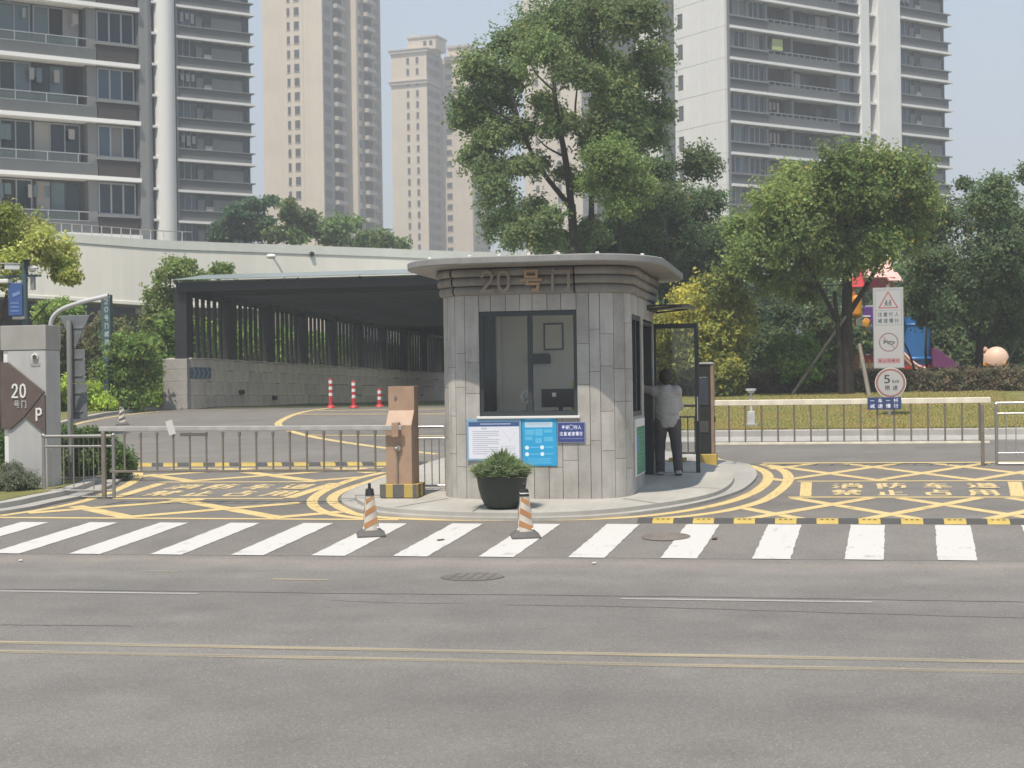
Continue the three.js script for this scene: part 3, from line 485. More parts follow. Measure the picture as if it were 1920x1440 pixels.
{
  seed(61); const pos = []; for (let i = 0; i < 7; i++) { const a = rr(0, 6.283), l = rr(0.02, 0.05), h = rr(0.02, 0.045), w = 0.006, x = rr(-0.03, 0.03), z = rr(-0.03, 0.03); pos.push(x - Math.sin(a) * w, 0, z + Math.cos(a) * w, x + Math.sin(a) * w, 0, z - Math.cos(a) * w, x + Math.cos(a) * l, h, z + Math.sin(a) * l); }
  const g = new THREE.BufferGeometry(); g.setAttribute('position', new THREE.Float32BufferAttribute(pos, 3)); g.computeVertexNormals();
  const N = 42000, im = new THREE.InstancedMesh(g, mat(1, 1, 1, 0.95, { side: THREE.DoubleSide }), N), m4 = new THREE.Matrix4(), q = new THREE.Quaternion(), c = new THREE.Color();
  for (let i = 0; i < N; i++) { const z = -35.5 - 16.6 * Math.pow(rnd(), 1.4), x = rr(-3.6, 5.6), k = rr(0.8, 1.5); q.setFromAxisAngle(V(0, 1, 0), rr(0, 6.283)); m4.compose(V(x, gy(x, z) + 0.125, z), q, V(k, k * rr(0.6, 1.2), k)); im.setMatrixAt(i, m4); const d = fbm(x * 0.9 + 40, z * 0.9 + 90, 512, 3, 77), v = rr(0.75, 1.2); c.setRGB((0.3 + 0.13 * d) * v, 0.32 * v, (0.115) * v); im.setColorAt(i, c); }
  im.name = 'grass'; im.castShadow = im.receiveShadow = true; im.userData.kind = 'stuff'; lawn.add(im);
}

// ================================================================ GUARD BOOTH
const BX0 = -5.45, BX1 = -2.65, BZ1 = -22.24, BZ0 = -26.5, BR = 0.6, FLOOR = 0.36 + ISL - 0.1, WALLTOP = 3.29;
const track = (() => {   // rounded rectangle, from the left end of the straight front, towards the right
  const seg = [], w = BX1 - BX0 - 2 * BR, d = BZ1 - BZ0 - 2 * BR, q = Math.PI * BR / 2;
  const L = [w, q, d, q, w, q, d, q], tot = L.reduce((a, b) => a + b, 0);
  const at = (s, off = 0) => {
    s = ((s % tot) + tot) % tot; let i = 0; while (s > L[i]) s -= L[i++];
    const c = [[BX1 - BR, BZ1 - BR], [BX1 - BR, BZ0 + BR], [BX0 + BR, BZ0 + BR], [BX0 + BR, BZ1 - BR]];
    const side = i >> 1, turn = side * Math.PI / 2;   // heading: 0 = +x, then -z, -x, +z
    if (i % 2 === 0) { const dir = [[1, 0], [0, -1], [-1, 0], [0, 1]][side], nrm = [[0, 1], [1, 0], [0, -1], [-1, 0]][side], o = [[BX0 + BR, BZ1], [BX1, BZ1 - BR], [BX1 - BR, BZ0], [BX0, BZ0 + BR]][side]; return { x: o[0] + dir[0] * s + nrm[0] * off, z: o[1] + dir[1] * s + nrm[1] * off, nx: nrm[0], nz: nrm[1] }; }
    const a = s / BR, ce = c[side], n0 = [[0, 1], [1, 0], [0, -1], [-1, 0]][side], n1 = [[1, 0], [0, -1], [-1, 0], [0, 1]][side], nx = n0[0] * Math.cos(a) + n1[0] * Math.sin(a), nz = n0[1] * Math.cos(a) + n1[1] * Math.sin(a);
    return { x: ce[0] + nx * (BR + off), z: ce[1] + nz * (BR + off), nx, nz };
  };
  return { at, tot, w, q, d };
})();
function ringWall(s0, s1, y0, y1, o0, o1) {   // curved wall piece between two distances along the track
  const n = Math.max(1, Math.ceil((s1 - s0) / 0.1)), pos = [];
  const quad = (a, b, c, d) => pos.push(...a, ...b, ...c, ...a, ...c, ...d);
  for (let i = 0; i < n; i++) {
    const a = s0 + (s1 - s0) * i / n, b = s0 + (s1 - s0) * (i + 1) / n, P = (s, o, y) => { const p = track.at(s, o); return [p.x, y, p.z]; };
    quad(P(a, o1, y0), P(b, o1, y0), P(b, o1, y1), P(a, o1, y1)); quad(P(b, o0, y0), P(a, o0, y0), P(a, o0, y1), P(b, o0, y1));
    quad(P(a, o1, y1), P(b, o1, y1), P(b, o0, y1), P(a, o0, y1)); quad(P(a, o0, y0), P(b, o0, y0), P(b, o1, y0), P(a, o1, y0));
    if (i === 0) quad(P(a, o0, y0), P(a, o1, y0), P(a, o1, y1), P(a, o0, y1));
    if (i === n - 1) quad(P(b, o1, y0), P(b, o0, y0), P(b, o0, y1), P(b, o1, y1));
  }
  const g = new THREE.BufferGeometry(); g.setAttribute('position', new THREE.Float32BufferAttribute(pos, 3)); g.computeVertexNormals(); return boxUV(g);
}
function sweep(profile, s0, s1, n, front = 0) {   // profile [offset, y] swept along the track
  const pos = []; const rows = [];
  for (let i = 0; i <= n; i++) { const s = s0 + (s1 - s0) * i / n; rows.push(profile.map(([o, y]) => { const p = track.at(s, o); return [p.x, y, p.z + front * Math.max(0, p.nz)]; })); }
  for (let i = 0; i < n; i++) for (let k = 0; k < profile.length - 1; k++) { const a = rows[i][k], b = rows[i + 1][k], c = rows[i + 1][k + 1], d = rows[i][k + 1]; pos.push(...a, ...b, ...c, ...a, ...c, ...d); }
  const g = new THREE.BufferGeometry(); g.setAttribute('position', new THREE.Float32BufferAttribute(pos, 3)); g.computeVertexNormals(); return boxUV(g);
}
const booth = thing('guard_booth', 'grey stone guard booth with rounded corners, flat overhanging roof and orange lettering', 'guard booth');
{
  seed(31);
  const { w, q, d, tot } = track;
  const WIN = [0.05, 1.475, 1.535, 3.05];                    // front window: distance along the track and height
  const SW = [w + q + 0.02, w + q + 1.35, 1.5, 3.0];         // side window
  const DOOR = [w + q + 1.5, w + q + 2.95, FLOOR, 2.98];     // doorway
  const wall = part('wall', [
    ringWall(0, SW[0], FLOOR - 0.12, WIN[2], -0.16, -0.025), ringWall(SW[0], DOOR[0], FLOOR - 0.12, SW[2], -0.16, -0.025), ringWall(DOOR[1], tot, FLOOR - 0.12, WIN[2], -0.16, -0.025),
    ringWall(WIN[1], SW[0], WIN[2], WIN[3], -0.16, -0.025), ringWall(SW[1], DOOR[0], SW[2], WIN[3], -0.16, -0.025), ringWall(DOOR[1], tot + WIN[0], WIN[2], WIN[3], -0.16, -0.025), ringWall(SW[0], SW[1], SW[3], WIN[3], -0.16, -0.025),
    ringWall(0, tot, WIN[3], WALLTOP, -0.16, -0.025), ringWall(DOOR[0], DOOR[1], FLOOR - 0.12, FLOOR, -0.16, -0.025),
  ], M.joint, booth);
  const panel = (a, b, y0, y1) => {
    if (b - a < 0.03 || y1 - y0 < 0.03) return;
    part('stone_panel', ringWall(a + 0.004, b - 0.004, y0 + 0.003, y1 - 0.003, -0.024, rr(-0.002, 0.002)), M.granite[Math.floor(rnd() * 4)], wall);
  };
  const holes = [WIN, SW, DOOR];
  const cuts = []; let s = -q - 0.4; while (s < w + q + d + 0.3) { cuts.push(s); s += rr(0.15, 0.24); }
  for (const h of [WIN, SW, DOOR]) for (const e of [h[0], h[1]]) { let bi = 0; cuts.forEach((c, i) => { if (Math.abs(c - e) < Math.abs(cuts[bi] - e)) bi = i; }); cuts[bi] = e; }
  cuts.sort((a, b) => a - b);
  for (let i = 0; i < cuts.length - 1; i++) {
    const a = cuts[i], b = cuts[i + 1], m = (a + b) / 2, hole = holes.find((h) => m > h[0] && m < h[1]);
    const spans = hole ? [[FLOOR - 0.1, hole[2]], [hole[3], WALLTOP]] : [[FLOOR - 0.1, WALLTOP]];
    for (const [y0, y1] of spans) { if (y1 - y0 < 0.05) continue; let y = y0; while (y < y1 - 0.01) { let e = y + rr(0.45, 1.0); if (y1 - e < 0.3) e = y1; panel(a, b, y, Math.min(e, y1)); y = e; } }
  }
  // cornice: three rounded bands, cut by joints
  const bands = [[3.29, 3.42, 0.06], [3.42, 3.55, 0.085], [3.55, 3.675, 0.11]];
  const js = [-q - 1.6, -0.32, 1.46, w + q + 0.1, w + q + d + 0.6, tot - q - 1.6];
  for (const [y0, y1, o] of bands) for (let i = 0; i < js.length - 1; i++) { const h = y1 - y0; part('cornice_band', sweep([[-0.1, y0], [o - 0.05, y0], [o - 0.012, y0 + h * 0.12], [o, y0 + h * 0.35], [o, y0 + h * 0.62], [o - 0.015, y0 + h * 0.85], [o - 0.06, y1], [-0.1, y1]], js[i] + 0.012, js[i + 1] - 0.012, 44), M.cornice, booth); }
  part('cornice_core', ringWall(0, tot, WALLTOP, 3.675, -0.3, -0.02), M.joint, booth);
  // roof: a thin slab with a wide overhang
  const R = 0.48, FRONT = 0.3, outline = []; for (let i = 0; i < 160; i++) { const p = track.at(tot * i / 160, R); outline.push(new THREE.Vector2(p.x, -(p.z + FRONT * Math.max(0, p.nz)))); }
  const shp = new THREE.Shape(outline), rg = new THREE.ExtrudeGeometry(shp, { depth: 0.08, bevelEnabled: true, bevelThickness: 0.012, bevelSize: 0.012, bevelSegments: 2, curveSegments: 1 });
  rg.rotateX(-Math.PI / 2).translate(0, 3.69, 0);
  const roof = part('roof', boxUV(rg), M.roofGrey, booth);
  for (const [s0, s1] of [[-q - 1.4, -0.02], [0, 1.36], [1.38, w + q + 0.9], [w + q + 0.92, w + q + d]]) part('fascia', sweep([[R + 0.005, 3.69], [R + 0.02, 3.695], [R + 0.022, 3.772], [R + 0.005, 3.784]], s0, s1, 40, FRONT), M.roofGrey, roof);
  for (let i = 0; i < 10; i++) { const p = track.at(-0.75 + i * 0.42, R - 0.06); part('roof_clip', rbox(0.05, 0.03, 0.05, p.x, 3.797, p.z + FRONT * Math.max(0, p.nz), 0.008), M.reflectWhite, roof); }
  // front window
  const win = part('window', [cbox(BX0 + BR + WIN[0], BX0 + BR + WIN[1], WIN[3] - 0.07, WIN[3], BZ1 - 0.12, BZ1 - 0.03), cbox(BX0 + BR + WIN[0], BX0 + BR + WIN[1], WIN[2], WIN[2] + 0.07, BZ1 - 0.12, BZ1 - 0.03), cbox(BX0 + BR + WIN[0], BX0 + BR + WIN[0] + 0.05, WIN[2] + 0.07, WIN[3] - 0.07, BZ1 - 0.12, BZ1 - 0.03), cbox(BX0 + BR + WIN[1] - 0.05, BX0 + BR + WIN[1], WIN[2] + 0.07, WIN[3] - 0.07, BZ1 - 0.12, BZ1 - 0.03), cbox(-4.095, -4.03, WIN[2] + 0.07, WIN[3] - 0.07, BZ1 - 0.11, BZ1 - 0.035)], M.frame, booth);
  part('pane', cbox(-4.75, -4.095, WIN[2] + 0.07, WIN[3] - 0.07, BZ1 - 0.078, BZ1 - 0.076), M.glass, win);
  part('pane', cbox(-4.03, -3.425, WIN[2] + 0.07, WIN[3] - 0.07, BZ1 - 0.07, BZ1 - 0.068), M.glass, win);
  part('sill', rbox(1.5, 0.035, 0.2, BX0 + BR + 0.76, WIN[2] - 0.016, BZ1 - 0.055, 0.006), M.signWhite, win);
  // side window and doorway frames
  const zA = BZ1 - BR - 0.02, zB = zA - 1.33;
  const sw = part('window', [cbox(BX1 - 0.12, BX1 - 0.02, SW[3] - 0.07, SW[3], zB, zA), cbox(BX1 - 0.12, BX1 - 0.02, SW[2], SW[2] + 0.07, zB, zA), cbox(BX1 - 0.12, BX1 - 0.02, SW[2] + 0.07, SW[3] - 0.07, zA - 0.05, zA), cbox(BX1 - 0.12, BX1 - 0.02, SW[2] + 0.07, SW[3] - 0.07, zB, zB + 0.05), cbox(BX1 - 0.1, BX1 - 0.03, SW[2] + 0.07, SW[3] - 0.07, -23.62, -23.55)], M.frame, booth);
  part('pane', cbox(BX1 - 0.06, BX1 - 0.058, SW[2] + 0.07, SW[3] - 0.07, -23.55, zA - 0.05), M.glass, sw);
  const dz0 = BZ1 - BR - 2.95, dz1 = BZ1 - BR - 1.5;
  const door = part('door', [cbox(BX1 - 0.03, BX1 + 0.03, FLOOR + 0.02, 2.96, -26.07, -26.02), cbox(-1.99, -1.92, FLOOR + 0.02, 2.96, -26.07, -26.02), cbox(BX1 + 0.03, -1.99, 2.88, 2.96, -26.07, -26.02), cbox(BX1 + 0.03, -1.99, FLOOR + 0.02, FLOOR + 0.14, -26.07, -26.02)], M.frame, booth);
  part('pane', cbox(BX1 + 0.03, -1.99, FLOOR + 0.14, 2.88, -26.046, -26.044), M.glass, door);
  part('handle', [bar(V(-1.95, 1.35, -25.97), V(-1.95, 1.75, -25.97), 0.012), bar(V(-1.95, 1.4, -26.02), V(-1.95, 1.4, -25.97), 0.01), bar(V(-1.95, 1.7, -26.02), V(-1.95, 1.7, -25.97), 0.01)], M.steel, door);
  part('door_frame', [cbox(BX1 - 0.14, BX1 - 0.02, FLOOR, 2.96, dz1 - 0.06, dz1), cbox(BX1 - 0.14, BX1 - 0.02, FLOOR, 2.96, dz0, dz0 + 0.06), cbox(BX1 - 0.14, BX1 - 0.02, 2.9, 2.96, dz0 + 0.06, dz1 - 0.06)], M.frame, booth);
  part('awning', [cbox(-2.66, -1.98, 3.2, 3.225, -26.3, -24.9), cbox(-2.66, -2.62, 3.14, 3.2, -26.3, -24.9), bar(V(-2.64, 3.15, -25.0), V(-2.1, 3.2, -25.0), 0.015), bar(V(-2.64, 3.15, -26.2), V(-2.1, 3.2, -26.2), 0.015)], M.frame, booth);
  // lining, floor and ceiling of the room
  part('interior_wall', [ringWall(w + q + 2.95, tot + 0.05, FLOOR, 3.1, -0.2, -0.165), ringWall(w - 0.12, w + q + 0.02, FLOOR, 3.1, -0.2, -0.165), cbox(BX0 + 0.17, BX1 - 0.2, FLOOR + 0.01, 3.1, -24.62, -24.55)], M.interior, booth);
  part('floor', cbox(BX0 + 0.3, BX1 - 0.17, FLOOR - 0.02, FLOOR + 0.01, BZ0 + 0.3, BZ1 - 0.2), M.kerb, booth);
  part('ceiling', cbox(BX0 + 0.2, BX1 - 0.2, 3.1, 3.14, BZ0 + 0.2, BZ1 - 0.2), M.interior, booth);
  part('inner_door', cbox(-5.22, -5.02, FLOOR + 0.02, 3.12, -24.5, -24.42), M.frame, booth); part('door_jamb', cbox(-4.98, -4.93, FLOOR + 0.02, 3.12, -24.5, -24.4), M.signWhite, booth);
  // lettering
  const ly = 3.475, lz = BZ1 + 0.115;
  for (const [ch, x, m, ww] of [['2', -4.64, M.letterBrown, 0.22], ['0', -4.4, M.letterBrown, 0.22], ['号', -4.0, M.letterOrange, 0.32], ['门', -3.58, M.letterBrown, 0.32]]) part('letter', glyphSolid(ch, ww, 0.3, 0.038, 0.03).translate(x, ly, lz), m, booth);
}
// things on and in the booth
const lineText = (g, x, y, w, h, n, tone) => { g.fillStyle = tone; for (let i = 0; i < n; i++) { let q = x; const end = x + w * (i % 4 === 3 ? 0.6 : 1); while (q < end) { const k = 3 + hash(Math.round(q), i, 4) * 9; g.fillRect(q, y + i * h, k, h * 0.4); q += k + 2; } } };
{
  const b = thing('notice_board', 'white notice board with dark blue heading, left of the posters under the booth window', 'notice board', [-4.595, 1.2, BZ1]);
  part('backing', rbox(0.81, 0.6, 0.02, 0, 0, 0.014, 0.004), mat(0.22, 0.36, 0.5, 0.5), b);
  part('printed_sheet', face(0.745, 0.53, 0, -0.008, 0.0255), print(512, 364, (g, W, H) => { g.fillStyle = '#dcdde6'; g.fillRect(0, 0, W, H); g.fillStyle = '#3f5a86'; g.fillRect(0, 0, W, 46); lineText(g, 120, 16, 300, 22, 1, '#c9d2e4'); g.fillStyle = '#b9bccc'; g.fillRect(130, 56, 56, 18); lineText(g, 40, 90, 260, 20, 12, '#a3a5b4'); g.strokeStyle = '#b4b4c0'; g.lineWidth = 3; g.beginPath(); g.moveTo(350, 90); g.lineTo(420, 190); g.lineTo(470, 100); g.stroke(); lineText(g, 340, 240, 130, 18, 5, '#bcbcc6'); }), b);
  const p = thing('poster', 'bright blue poster with white panels and round dots, under the booth window', 'poster', [-3.93, 1.163, BZ1]);
  part('sheet', rbox(0.505, 0.69, 0.012, 0, 0, 0.009, 0.003), mat(0.06, 0.3, 0.5, 0.5), p);
  part('print', face(0.495, 0.68, 0, 0, 0.0165), print(370, 512, (g, W, H) => { g.fillStyle = '#2f9fd2'; g.fillRect(0, 0, W, H); g.fillStyle = '#b9cdda'; g.fillRect(28, 40, 300, 58); lineText(g, 50, 56, 250, 26, 1, '#8fb4c8'); lineText(g, 40, 8, 270, 22, 1, '#86cbe8'); g.fillStyle = '#7cc3e2'; for (const [x, y, w, h] of [[30, 120, 100, 60], [140, 115, 80, 75], [235, 120, 90, 36], [30, 196, 80, 40], [140, 210, 70, 60], [235, 200, 95, 50]]) { g.globalAlpha = 0.6; g.fillRect(x, y, w, h); } g.globalAlpha = 1; g.fillStyle = '#d8edf4'; for (const [x, y] of [[48, 316], [212, 314], [48, 388], [214, 386]]) { g.beginPath(); g.arc(x, y, 22, 0, 7); g.fill(); } lineText(g, 85, 308, 90, 20, 1, '#8fd0ea'); lineText(g, 250, 308, 80, 20, 1, '#8fd0ea'); lineText(g, 85, 382, 90, 20, 1, '#8fd0ea'); lineText(g, 250, 380, 80, 20, 1, '#8fd0ea'); lineText(g, 60, 434, 240, 22, 3, '#74c0e2'); }), p);
  const q = thing('plaque', 'small dark blue plaque with white characters and a shield, right of the blue poster', 'plaque', [-3.468, 1.297, BZ1]);
  part('plate', rbox(0.4, 0.3, 0.016, 0, 0, 0.012, 0.005), mat(0.2, 0.22, 0.32, 0.4), q);
  part('print', face(0.375, 0.27, 0, 0, 0.0215), print(416, 300, (g, W, H) => { g.fillStyle = '#3a4780'; g.fillRect(0, 0, W, H); g.strokeStyle = '#dcdff0'; g.lineCap = 'round'; glyphDraw(g, '平', 55, 40, 54, 58, 9); glyphDraw(g, '安', 118, 40, 54, 58, 9); g.beginPath(); g.moveTo(205, 32); g.lineTo(245, 40); g.lineTo(240, 88); g.lineTo(212, 108); g.lineTo(180, 88); g.lineTo(176, 40); g.closePath(); g.lineWidth = 6; g.stroke(); glyphDraw(g, '行', 258, 40, 50, 58, 9); glyphDraw(g, '人', 318, 40, 50, 58, 9); for (let i = 0; i < 6; i++) { const x = 26 + i * 63, k = '注意减速慢行'[i]; glyphDraw(g, k, x, 140, 48, 62, 8); } lineText(g, 30, 242, 350, 26, 1, '#8d97c2'); }), q);
  const n = thing('notice_board', 'green notice board on the shaded right side of the booth', 'notice board', [BX1, 1.04, -23.5], Math.PI / 2);
  part('backing', rbox(1.15, 0.84, 0.03, 0, 0, 0.02, 0.004), M.signWhite, n);
  part('print', face(1.08, 0.7, 0, -0.05, 0.0365), print(512, 340, (g, W, H) => { g.fillStyle = '#2d7f5e'; g.fillRect(0, 0, W, H); lineText(g, 40, 30, 400, 30, 9, '#3f9a75'); g.fillStyle = '#3a86a8'; g.fillRect(40, 60, 110, 120); }), n);
  const f = thing('picture_frame', 'thin dark empty frame hung on the wall inside the booth', 'picture frame', [-4.09, 2.74, -24.55]);
  part('frame', [cbox(-0.16, 0.16, 0.19, 0.215, 0, 0.02), cbox(-0.16, 0.16, -0.215, -0.19, 0, 0.02), cbox(-0.16, -0.135, -0.19, 0.19, 0, 0.02), cbox(0.135, 0.16, -0.19, 0.19, 0, 0.02)], M.frame, f);
  part('paper', cbox(-0.135, 0.135, -0.19, 0.19, 0, 0.008), M.interior, f);
  const c = thing('wall_box', 'small dark box mounted on the wall inside the booth, below the frame', 'box', [-4.31, 2.38, -24.54]);
  part('case', rbox(0.34, 0.13, 0.12, 0, 0, 0.06, 0.01), M.darkMetal, c); part('lid', rbox(0.32, 0.03, 0.11, 0, 0.078, 0.06, 0.006), M.frame, c);
  const d = thing('desk', 'dark desk inside the booth behind the front window', 'desk', [-4.05, FLOOR, -23.05]);
  part('desktop', rbox(1.9, 0.05, 0.66, 0.1, 1.2, 0, 0.01), M.darkMetal, d); part('front_panel', cbox(-0.8, 1.0, 0.1, 1.17, 0.28, 0.3), M.frame, d); for (const x of [-0.8, 0.98]) part('leg', cbox(x, x + 0.05, 0, 1.17, -0.28, 0.28), M.frame, d);
  const m = thing('monitor', 'dark monitor with a white label on the desk in the booth', 'monitor', [-3.72, FLOOR + 1.225, -22.85]);
  part('screen', [rbox(0.56, 0.27, 0.03, 0, 0.2, 0, 0.006)], M.black, m); part('stand', [cbox(-0.03, 0.03, 0.01, 0.1, -0.03, 0), cbox(-0.12, 0.12, 0, 0.015, -0.1, 0.06)], M.black, m); part('label', cbox(-0.12, -0.06, 0.22, 0.28, 0.0155, 0.0175), M.reflectWhite, m);
  const k = thing('desk_fan', 'small pale desk fan beside the window mullion inside the booth', 'fan', [-4.22, FLOOR + 1.225, -22.9]);
  part('base', lathe([[0, 0], [0.09, 0], [0.09, 0.015], [0.02, 0.03], [0.015, 0.14], [0, 0.14]]), M.signBack, k); part('cage', [new THREE.TorusGeometry(0.1, 0.006, 6, 24).translate(0, 0.22, 0), new THREE.TorusGeometry(0.07, 0.004, 6, 24).translate(0, 0.22, 0.02), ...[0, 1, 2, 3].map((i) => box(0.2, 0.005, 0.005).rotateZ(i * 0.785).translate(0, 0.22, 0.015))], M.signWhite, k); part('blade', [0, 1, 2].map((i) => box(0.08, 0.05, 0.004, 0.045, 0, 0, 0, 0.4).rotateZ(i * 2.094).translate(0, 0.22, 0)), M.steelDull, k);
  const j = thing('safety_vest', 'yellow green safety vest hanging inside the booth at the window edge', 'vest', [-3.4, 1.72, -22.95]);
  const sh = new THREE.Shape([[-0.14, 0.3], [-0.06, 0.32], [0, 0.22], [0.06, 0.32], [0.14, 0.3], [0.16, -0.3], [-0.16, -0.3]].map((p) => new THREE.Vector2(...p)));
  part('cloth', new THREE.ExtrudeGeometry(sh, { depth: 0.04, bevelSize: 0.01, bevelThickness: 0.01, bevelSegments: 2 }), mat(0.35, 0.5, 0.05, 0.9), j); part('reflective_band', cbox(-0.155, 0.155, -0.06, -0.02, 0.05, 0.055), M.reflectWhite, j);
}

// ================================================================ BARRIERS AND FENCES
{
  const t = thing('parking_barrier', 'brown barrier cabinet on a striped block, its railed arm across the left lane', 'parking barrier', [-6.05, 0.355, -22.55]);
  // cabinet profile seen from the side, extruded in x
  const prof = new THREE.Shape([[0.2, 0.2], [0.2, 1.06], [0.02, 1.275], [0.02, 1.63], [-0.2, 1.63], [-0.2, 0.2]].map((p) => new THREE.Vector2(...p)));
  const cg = new THREE.ExtrudeGeometry(prof, { depth: 0.38, bevelEnabled: true, bevelSize: 0.008, bevelThickness: 0.008, bevelSegments: 2 }); cg.rotateY(-Math.PI / 2); // shape x -> z
  cg.translate(0.19, 0, 0);
  part('cabinet', boxUV(cg), M.cabinet, t);
  part('top_cover', rbox(0.386, 0.34, 0.232, 0.0, 1.463, -0.092, 0.008), M.cabinet, t);
  const base = part('base', rbox(0.56, 0.2, 0.52, 0, 0.1, 0, 0.012), M.yellowDull, t);
  for (const [x, w] of [[-0.235, 0.09], [0, 0.17], [0.245, 0.06]]) part('black_stripe', rbox(w, 0.196, 0.004, x, 0.1, 0.2615, 0.001), M.rubberDusty, base);
  for (const z of [-0.15, 0.1]) part('black_stripe', rbox(0.004, 0.196, 0.12, 0.2815, 0.1, z, 0.001), M.rubberDusty, base);
  part('lock', [cyl(0.022, 0.022, 0.02, 0, 0, 0, 12).rotateX(Math.PI / 2).translate(-0.09, 1.48, 0.03)], M.steelDull, t);
  part('arm_bracket', [rbox(0.1, 0.22, 0.14, -0.02, 1.0, 0.27, 0.01)], M.cabinet, t);
  part('counterweight', [bar(V(-0.02, 0.72, 0.24), V(-0.02, 0.2, 0.225), 0.012), new THREE.SphereGeometry(0.035, 14, 10).translate(-0.02, 0.72, 0.26)], M.steelDull, t);
  part('knob', [new THREE.SphereGeometry(0.04, 16, 12).scale(1, 1.1, 0.8).translate(0, 0.73, 0.235)], M.coneWhite, t);
  const z = 0.3;
  const arm = part('arm', [rbox(4.75, 0.075, 0.05, -2.3, 1.03, z, 0.012).rotateZ(-0.004)], M.boom, t);
  for (let i = 0; i < 16; i++) part('picket', [bar(V(-0.33 - i * 0.262, 0.42, z), V(-0.33 - i * 0.262, 0.99, z), 0.016), bar(V(-0.33 - i * 0.262, 0.93, z), V(-0.33 - i * 0.262, 0.99, z), 0.024)], M.picket, t);
  part('lower_rail', rbox(4.25, 0.035, 0.03, -2.38, 0.405, z, 0.005), M.picket, t);
  part('end_post', rbox(0.06, 1.0, 0.06, -4.6, 0.5, z, 0.006).translate(0, 0, 0), M.picket, t);
  part('label_plate', rbox(0.42, 0.05, 0.012, -3.15, 0.955, z + 0.02, 0.003), M.rubberDusty, t);
  const st = part('sticker', rbox(0.11, 0.22, 0.01, -3.5, 1.06, z + 0.032, 0.002).translate(3.5, -1.06, 0).rotateZ(0.3).translate(-3.5, 1.06, 0), M.white, t);
}
{
  const t = thing('parking_barrier', 'dark barrier cabinet right of the booth, its bright arm across the right lane', 'parking barrier', [-1.97, 0.475 + 0.1, -28.1]);
  part('base', rbox(0.3, 0.24, 0.4, 0.05, 0.02, 0, 0.012), M.yellowPaint, t);
  part('base_step', rbox(0.3, 0.14, 0.3, -0.5, 0.0, 0.02, 0.012), M.yellowDull, t);
  part('cabinet', rbox(0.27, 1.6, 0.36, 0, 0.92, 0, 0.01), M.black, t);
  part('corner_strip', rbox(0.05, 1.62, 0.37, 0.135, 0.92, 0.0, 0.008), mat(0.36, 0.25, 0.17, 0.5, { map: T.metal }), t);
  part('cap', rbox(0.3, 0.035, 0.4, 0.01, 1.74, 0, 0.01), M.boom, t);
  part('screen', rbox(0.19, 0.5, 0.01, -0.02, 1.25, 0.186, 0.004), mat(0.05, 0.055, 0.07, 0.15), t);
  part('card_panel', rbox(0.17, 0.2, 0.01, -0.02, 0.62, 0.186, 0.004), M.rubber, t);
  part('side_handle', rbox(0.02, 0.1, 0.04, 0.17, 0.75, 0.05, 0.005), M.black, t);
  const arm = part('arm', rbox(4.75, 0.1, 0.06, 2.5, 1.04, 0.06, 0.012).rotateZ(0.0).translate(0, -0.005, 0), M.boomBright, t);
  part('lower_rail', rbox(4.7, 0.04, 0.035, 2.5, 0.315, 0.06, 0.006), M.boomBright, t);
  for (let i = 0; i < 16; i++) part('picket', bar(V(0.42 + i * 0.284, 0.33, 0.06), V(0.42 + i * 0.284, 0.99, 0.06), 0.016), M.picket, t);
  part('end_post', rbox(0.06, 1.06, 0.06, 4.73, 0.43, 0.06, 0.006), M.picket, t);
  part('label_plate', rbox(0.1, 0.03, 0.01, 4.82, 0.4, 0.06, 0.003), M.boomBright, t);
  const blue = part('blue_board', rbox(0.57, 0.215, 0.014, 3.095, 1.0, 0.115, 0.006), mat(0.05, 0.07, 0.2, 0.5), t);
  part('print', face(0.55, 0.2, 3.095, 1.0, 0.1235), print(576, 216, (g, W, H) => { g.fillStyle = '#36456f'; g.fillRect(0, 0, W, H); g.strokeStyle = '#d5d8e6'; [...'一车一杆'].forEach((c, i) => glyphDraw(g, c, 34 + i * 140, 20, 82, 74, 11)); [...'减速慢行'].forEach((c, i) => glyphDraw(g, c, 34 + i * 140, 120, 82, 76, 11)); }), blue);
}
function fence(name, label, base, w, h, n, o = {}) {
  const t = thing(name, label, 'fence', base, o.turn ?? 0);
  const m = o.mat ?? M.steel, r = 0.028;
  for (const x of o.posts ?? [0, w]) { part('post', [bar(V(x, 0, 0), V(x, h, 0), r, 14)], M.steelDull, t); part('post_cap', new THREE.SphereGeometry(r * 1.35, 14, 10).translate(x, h + 0.01, 0), m, t); }
  for (const y of o.rails) part('rail', bar(V(0, y, 0), V(w, y, 0), y === o.rails[0] ? 0.026 : 0.018, 12), m, t);
  const [y0, y1] = o.bars; for (let i = 1; i <= n; i++) part('baluster', bar(V(w * i / (n + 1), y0, 0), V(w * i / (n + 1), y1, 0), 0.009, 8), m, t);
  return t;
}
fence('railing', 'low steel railing beside the white sign block at the left', [-12.1, 0.28, -23.14], 1.19, 0.99, 6, { rails: [0.99, 0.83, 0.13, 0.03], bars: [0.13, 0.83], mat: M.steelDull });
fence('railing', 'dark slatted railing in front of the shrub, behind the low railing at the left', [-12.42, 0.45, -24.1], 0.9, 0.8, 9, { rails: [0.78, 0.08], bars: [0.05, 0.78], mat: M.picket, turn: 0.95 });
fence('railing', 'short shiny steel railing between the brown barrier cabinet and the booth', [-6.02, 0.37, -23.3], 0.46, 0.97, 3, { rails: [0.99, 0.82, 0.1], bars: [0.1, 0.82] });
fence('railing', 'shiny steel railing cut by the right edge, past the end of the right barrier', [3.0, 0.475, -28.12], 1.6, 1.05, 9, { rails: [1.08, 0.9, 0.22, 0.04], bars: [0.22, 0.9], turn: -0.04 });
fence('railing', 'dark thin railing behind the open booth door', [-2.55, 0.62, -28.3], 0.5, 0.95, 3, { rails: [0.95, 0.75, 0.1], bars: [0.1, 0.75], mat: M.darkMetal });

